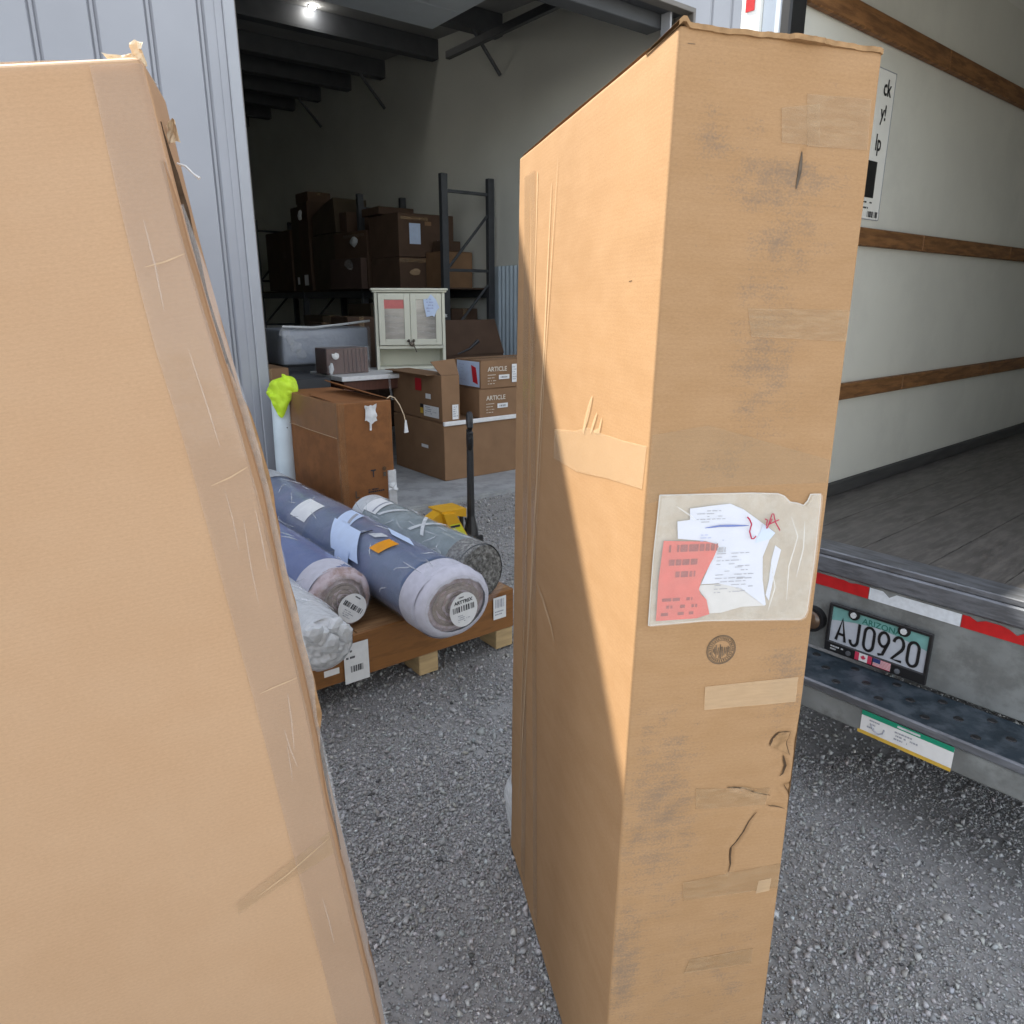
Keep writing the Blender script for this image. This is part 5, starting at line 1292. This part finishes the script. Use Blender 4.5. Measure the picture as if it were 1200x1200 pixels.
# licence plate in a dark frame
PX0, PX1, PZ0, PZ1 = .462, .792, .440, .614
pl = thing('x', '', '') if False else box('license_plate', (PX0 + .008, -.012, PZ0 + .034), (PX1 - .008, -.008, PZ1 - .008), 'plate', tr, .001)
y = -.0128
V, F = [], []
for i in range(17):
    x = PX0 + .012 + (PX1 - PX0 - .024) * i / 16; s = abs(i / 8 - 1); V += [(x, y, PZ1 - .012), (x, y, PZ1 - .040 - .022 * s ** 1.5)]
for i in range(16): F.append((2 * i, 2 * i + 1, 2 * i + 3, 2 * i + 2))
mesh('plate_band', V, F, 'plate_teal', pl)
text_part('plate_lettering', 'ARIZONA', .028, 'teal_dark', pl, frame_mtx(((PX0 + PX1) / 2 + .01, y - .0006, PZ1 - .040), (1, 0, 0), (0, 0, 1)), .0004, 'CENTER')
def stroke_text(s, x, z, w_, h_, pitch, sw, m, par):
    arc = lambda cx, cz, rx, rz, a0, a1, n=9: [(cx + rx * math.cos(a0 + (a1 - a0) * i / n), cz + rz * math.sin(a0 + (a1 - a0) * i / n)) for i in range(n + 1)]
    pi = math.pi
    G = {'A': [[(0, 0), (.5, 1), (1, 0)], [(.17, .3), (.83, .3)]], 'J': [[(.85, 1), (.85, .22)] + arc(.45, .22, .4, .22, 0, -pi)],
         '0': [arc(.5, .74, .5, .26, 0, pi) + arc(.5, .26, .5, .26, pi, 2 * pi) + [(1, .74)]],
         '9': [[(.08, 0), (.55, .06), (.98, .62)] + arc(.5, .70, .5, .30, -.2, 2 * pi - .2, 16)],
         '2': [arc(.5, .70, .5, .30, pi * .95, -.25 * pi) + [(0, .02), (1, .02)]]}
    for i, ch in enumerate(s):
        bm = bmesh.new()
        for ln in G[ch]:
            p = [Vector((x + i * pitch + a * w_, z + b * h_)) for a, b in ln]; L, Rr = [], []
            for k, q in enumerate(p):
                d = (p[min(k + 1, len(p) - 1)] - p[max(k - 1, 0)]).normalized(); nn = Vector((-d.y, d.x)) * sw / 2
                L.append(bm.verts.new((q.x + nn.x, y - .0012, q.y + nn.y))); Rr.append(bm.verts.new((q.x - nn.x, y - .0012, q.y - nn.y)))
            for k in range(len(p) - 1): bm.faces.new((L[k], Rr[k], Rr[k + 1], L[k + 1]))
        from_bm('plate_character', bm, m, par)
stroke_text('AJ0920', PX0 + .034, PZ0 + .046, .031, .082, .0462, .0095, 'black', pl)
bm = bmesh.new()
bm_box(bm, (PX0, -.020, PZ0), (PX1, -.0085, PZ0 + .036), .002); bm_box(bm, (PX0, -.019, PZ1 - .011), (PX1, -.0085, PZ1), .002)
bm_box(bm, (PX0, -.0195, PZ0 + .030), (PX0 + .011, -.0085, PZ1 - .006), .002); bm_box(bm, (PX1 - .011, -.0195, PZ0 + .030), (PX1, -.0085, PZ1 - .006), .002)
for x in (PX0 + .085, PX1 - .085): bm_cyl(bm, (x, -.0185, PZ1 - .018), (x, -.0088, PZ1 - .018), .019, seg=16)
pf = from_bm('plate_frame', bm, 'black', tr)
for x in (PX0 + .085, PX1 - .085): cyl('bolt', (x, -.0188, PZ1 - .019), (x, -.024, PZ1 - .019), .010, 'film_white', pf, seg=8)
for x in (PX0 + .085, PX1 - .085): cyl('bolt', (x, -.0205, PZ0 + .016), (x, -.024, PZ0 + .016), .009, 'sill', pf, seg=8)
print_lines('frame_print', (PX0 + .022, -.0206, PZ0 + .020), (1, 0, 0), (0, 0, 1), .045, 2, .010, .005, 'film_white', pf, 2, .9)
fx, fz, fh = (PX0 + PX1) / 2 - .058, PZ0 + .005, .028; yy = -.0205
q = lambda n, x0, x1, z0, z1, m, dy=0: mesh(n, [(fx + x0, yy - dy, fz + z0), (fx + x1, yy - dy, fz + z0), (fx + x1, yy - dy, fz + z1), (fx + x0, yy - dy, fz + z1)], [(0, 1, 2, 3)], m, pf)
q('flag', 0, .056, 0, fh, 'label_white'); q('flag_bar', 0, .014, 0, fh, 'flag_red', .0006); q('flag_bar', .042, .056, 0, fh, 'flag_red', .0006)
leaf = [(0, -1), (.12, -.45), (.6, -.55), (.5, -.25), (1, .1), (.75, .2), (.8, .5), (.45, .4), (.35, .5), (.4, .85), (.18, .75), (0, 1.1)]; leaf += [(-a, b) for a, b in leaf[-2:0:-1]]
mesh('maple_leaf', [(fx + .028 + a * .0095, yy - .0012, fz + fh / 2 + b * .0095) for a, b in leaf], [tuple(range(len(leaf)))], 'flag_red', pf)
q('flag', .060, .116, 0, fh, 'label_white')
for k in range(7): q('flag_bar', .060, .116, fh * (2 * k) / 13, fh * (2 * k + 1) / 13, 'flag_red', .0006)
q('flag_canton', .060, .084, fh * 6 / 13, fh, 'flag_blue', .0012)
# step bumper with a drilled deck
bm = bmesh.new()
nx, ny = 26, 6; bx0, bx1, by0, by1 = .10, 1.90, -.215, .0
bm_box(bm, (bx0, by0, .405), (bx1, by1, .420), .003); from_bm('bumper_step', bm, 'bumper', tr)
st = tr.children[-1] if False else None
for i in range(13):
    for j in range(3):
        x = bx0 + .08 + .135 * i + .0675 * (j % 2); yv = by0 + .045 + .065 * j
        if x < bx1 - .03: 
            bm = bmesh.new(); bm_cyl(bm, (x, yv, .4195), (x, yv, .4225), .015, .011, 10); bm_cyl(bm, (x, yv, .4205), (x, yv, .4232), .0085, seg=10)
            o = from_bm('grip_hole', bm, 'black', tr)
box('bumper_lip', (bx0 - .003, by0 - .012, .395), (bx1 + .003, by0 - .0005, .424), 'sill', tr, .005)
box('bumper_face', (bx0, by0 - .006, .315), (bx1, by0 + .02, .3945), 'bumper_front', tr, .006)
box('bumper_bracket', (.25, by0 + .03, .30), (.32, .05, .40), 'black_metal', tr, .004); box('bumper_bracket', (1.65, by0 + .03, .30), (1.72, .05, .40), 'black_metal', tr, .004)
sx, sy = .70, by0 - .0085
sk = mesh('bumper_sticker', [(sx, sy, .322), (sx + .26, sy, .322), (sx + .26, sy, .393), (sx, sy, .393)], [(0, 1, 2, 3)], 'label_white', tr)
mesh('sticker_band', [(sx, sy - .001, .378), (sx + .26, sy - .001, .378), (sx + .26, sy - .001, .394), (sx, sy - .001, .394)], [(0, 1, 2, 3)], 'green', sk)
mesh('sticker_band', [(sx - .006, sy - .001, .315), (sx + .26, sy - .001, .315), (sx + .26, sy - .001, .3265), (sx - .006, sy - .001, .3265)], [(0, 1, 2, 3)], 'gold', sk)
print_lines('sticker_print', (sx + .02, sy - .001, .366), (1, 0, 0), (0, 0, 1), .05, 3, .012, .005, 'ink_grey', sk, 11); print_lines('sticker_print', (sx + .10, sy - .001, .362), (1, 0, 0), (0, 0, 1), .07, 3, .011, .005, 'ink_grey', sk, 12)
tube('sticker_print', [(sx + .03, sy - .001, .356), (sx + .04, sy - .001, .340), (sx + .055, sy - .001, .334), (sx + .068, sy - .001, .342), (sx + .07, sy - .001, .356)], .0022, 'ink_grey', sk, 4)
mesh('sticker_print', [(sx + .105, sy - .0016, .382), (sx + .17, sy - .0016, .382), (sx + .17, sy - .0016, .389), (sx + .105, sy - .0016, .389)], [(0, 1, 2, 3)], 'film_white', sk)
# notice on the cargo wall
nx_ = WI + .003
nt_ = mesh('notice_sign', [(nx_, .52, 1.905), (nx_, .822, 1.905), (nx_, .822, 2.43), (nx_, .52, 2.43)], [(3, 2, 1, 0)], 'truck_post', tr)
tx = lambda s, z, size, y_: text_part('lettering', s, size, 'black', nt_, frame_mtx((nx_ + .0015, y_, z), (0, 1, 0), (0, 0, 1)), .0012, 'RIGHT', .85)
tx('ck', 2.345, .080, .79); tx('y!', 2.262, .075, .775); tx('lp', 2.155, .080, .765)
mesh('sign_block', [(nx_ + .002, .62, 1.985), (nx_ + .002, .752, 1.985), (nx_ + .002, .752, 2.115), (nx_ + .002, .62, 2.115)], [(3, 2, 1, 0)], 'black', nt_)
print_lines('sign_print', (nx_ + .002, .66, 1.965), (0, 1, 0), (0, 0, 1), .11, 2, .02, .006, 'ink', nt_, 5); barcode('sign_print', (nx_ + .002, .72, 1.915), (0, 1, 0), (0, 0, 1), .09, .022, 'ink', nt_, 10, 6)
for z in (1.906, 2.427): box('sign_border', (nx_ + .001, .53, z), (nx_ + .0022, .82, z + .0025), 'ink_grey', nt_, 0)
box('sign_border', (nx_ + .001, .817, 1.906), (nx_ + .0022, .8195, 2.43), 'ink_grey', nt_, 0)
# chassis, wheels and cab further on
for x in (.55, 1.35): box('chassis_rail', (x, .06, .42), (x + .09, LEN + 1.6, .62), 'black_metal', tr, .006)
box('underfloor', (.0, .06, .63), (WR - .13, LEN, .7545), 'black_metal', tr, .004)
def wheel(x, y_, s):
    bm = bmesh.new(); prof = [(.24, -.10), (.36, -.11), (.385, -.08), (.385, .08), (.36, .11), (.24, .10)]; n = 28; vs = []
    for i in range(n):
        a = 2 * math.pi * i / n; vs.append([bm.verts.new((w_, r_ * math.cos(a), r_ * math.sin(a))) for r_, w_ in prof])
    for i in range(n):
        for k in range(len(prof) - 1): bm.faces.new((vs[i][k], vs[i][k + 1], vs[(i + 1) % n][k + 1], vs[(i + 1) % n][k]))
    bmesh.ops.recalc_face_normals(bm, faces=bm.faces)
    o = from_bm('wheel', bm, 'rubber', tr, True, loc=(x, y_, .385)); cyl('rim', (-.085, 0, 0), (.085, 0, 0), .238, 'truck_track', o, seg=24); cyl('hub', (-.11, 0, 0), (.11, 0, 0), .06, 'sill', o, seg=12)
for x in (.16, 1.86): wheel(x, 1.55, 1); wheel(x, LEN + 1.0, 1)
cab_o = [(LEN + .06, .45), (LEN + 1.9, .45), (LEN + 1.95, .95), (LEN + 1.75, 1.15), (LEN + 1.05, 1.28), (LEN + .65, 1.98), (LEN + .06, 2.02)]
prism('cab_body', cab_o, lambda p, d: (d, p[0], p[1]), .05, 1.97, 'truck_white', tr)
mesh('windscreen', [(.14, LEN + 1.045, 1.32), (1.88, LEN + 1.045, 1.32), (1.82, LEN + .70, 1.93), (.20, LEN + .70, 1.93)], [(0, 1, 2, 3)], 'glass_grey', tr)
for x in (.045, 1.975): mesh('side_window', [(x, LEN + .2, 1.32), (x, LEN + .95, 1.32), (x, LEN + .60, 1.90), (x, LEN + .2, 1.92)], [(0, 1, 2, 3)], 'glass_grey', tr)

bpy.context.view_layer.update()
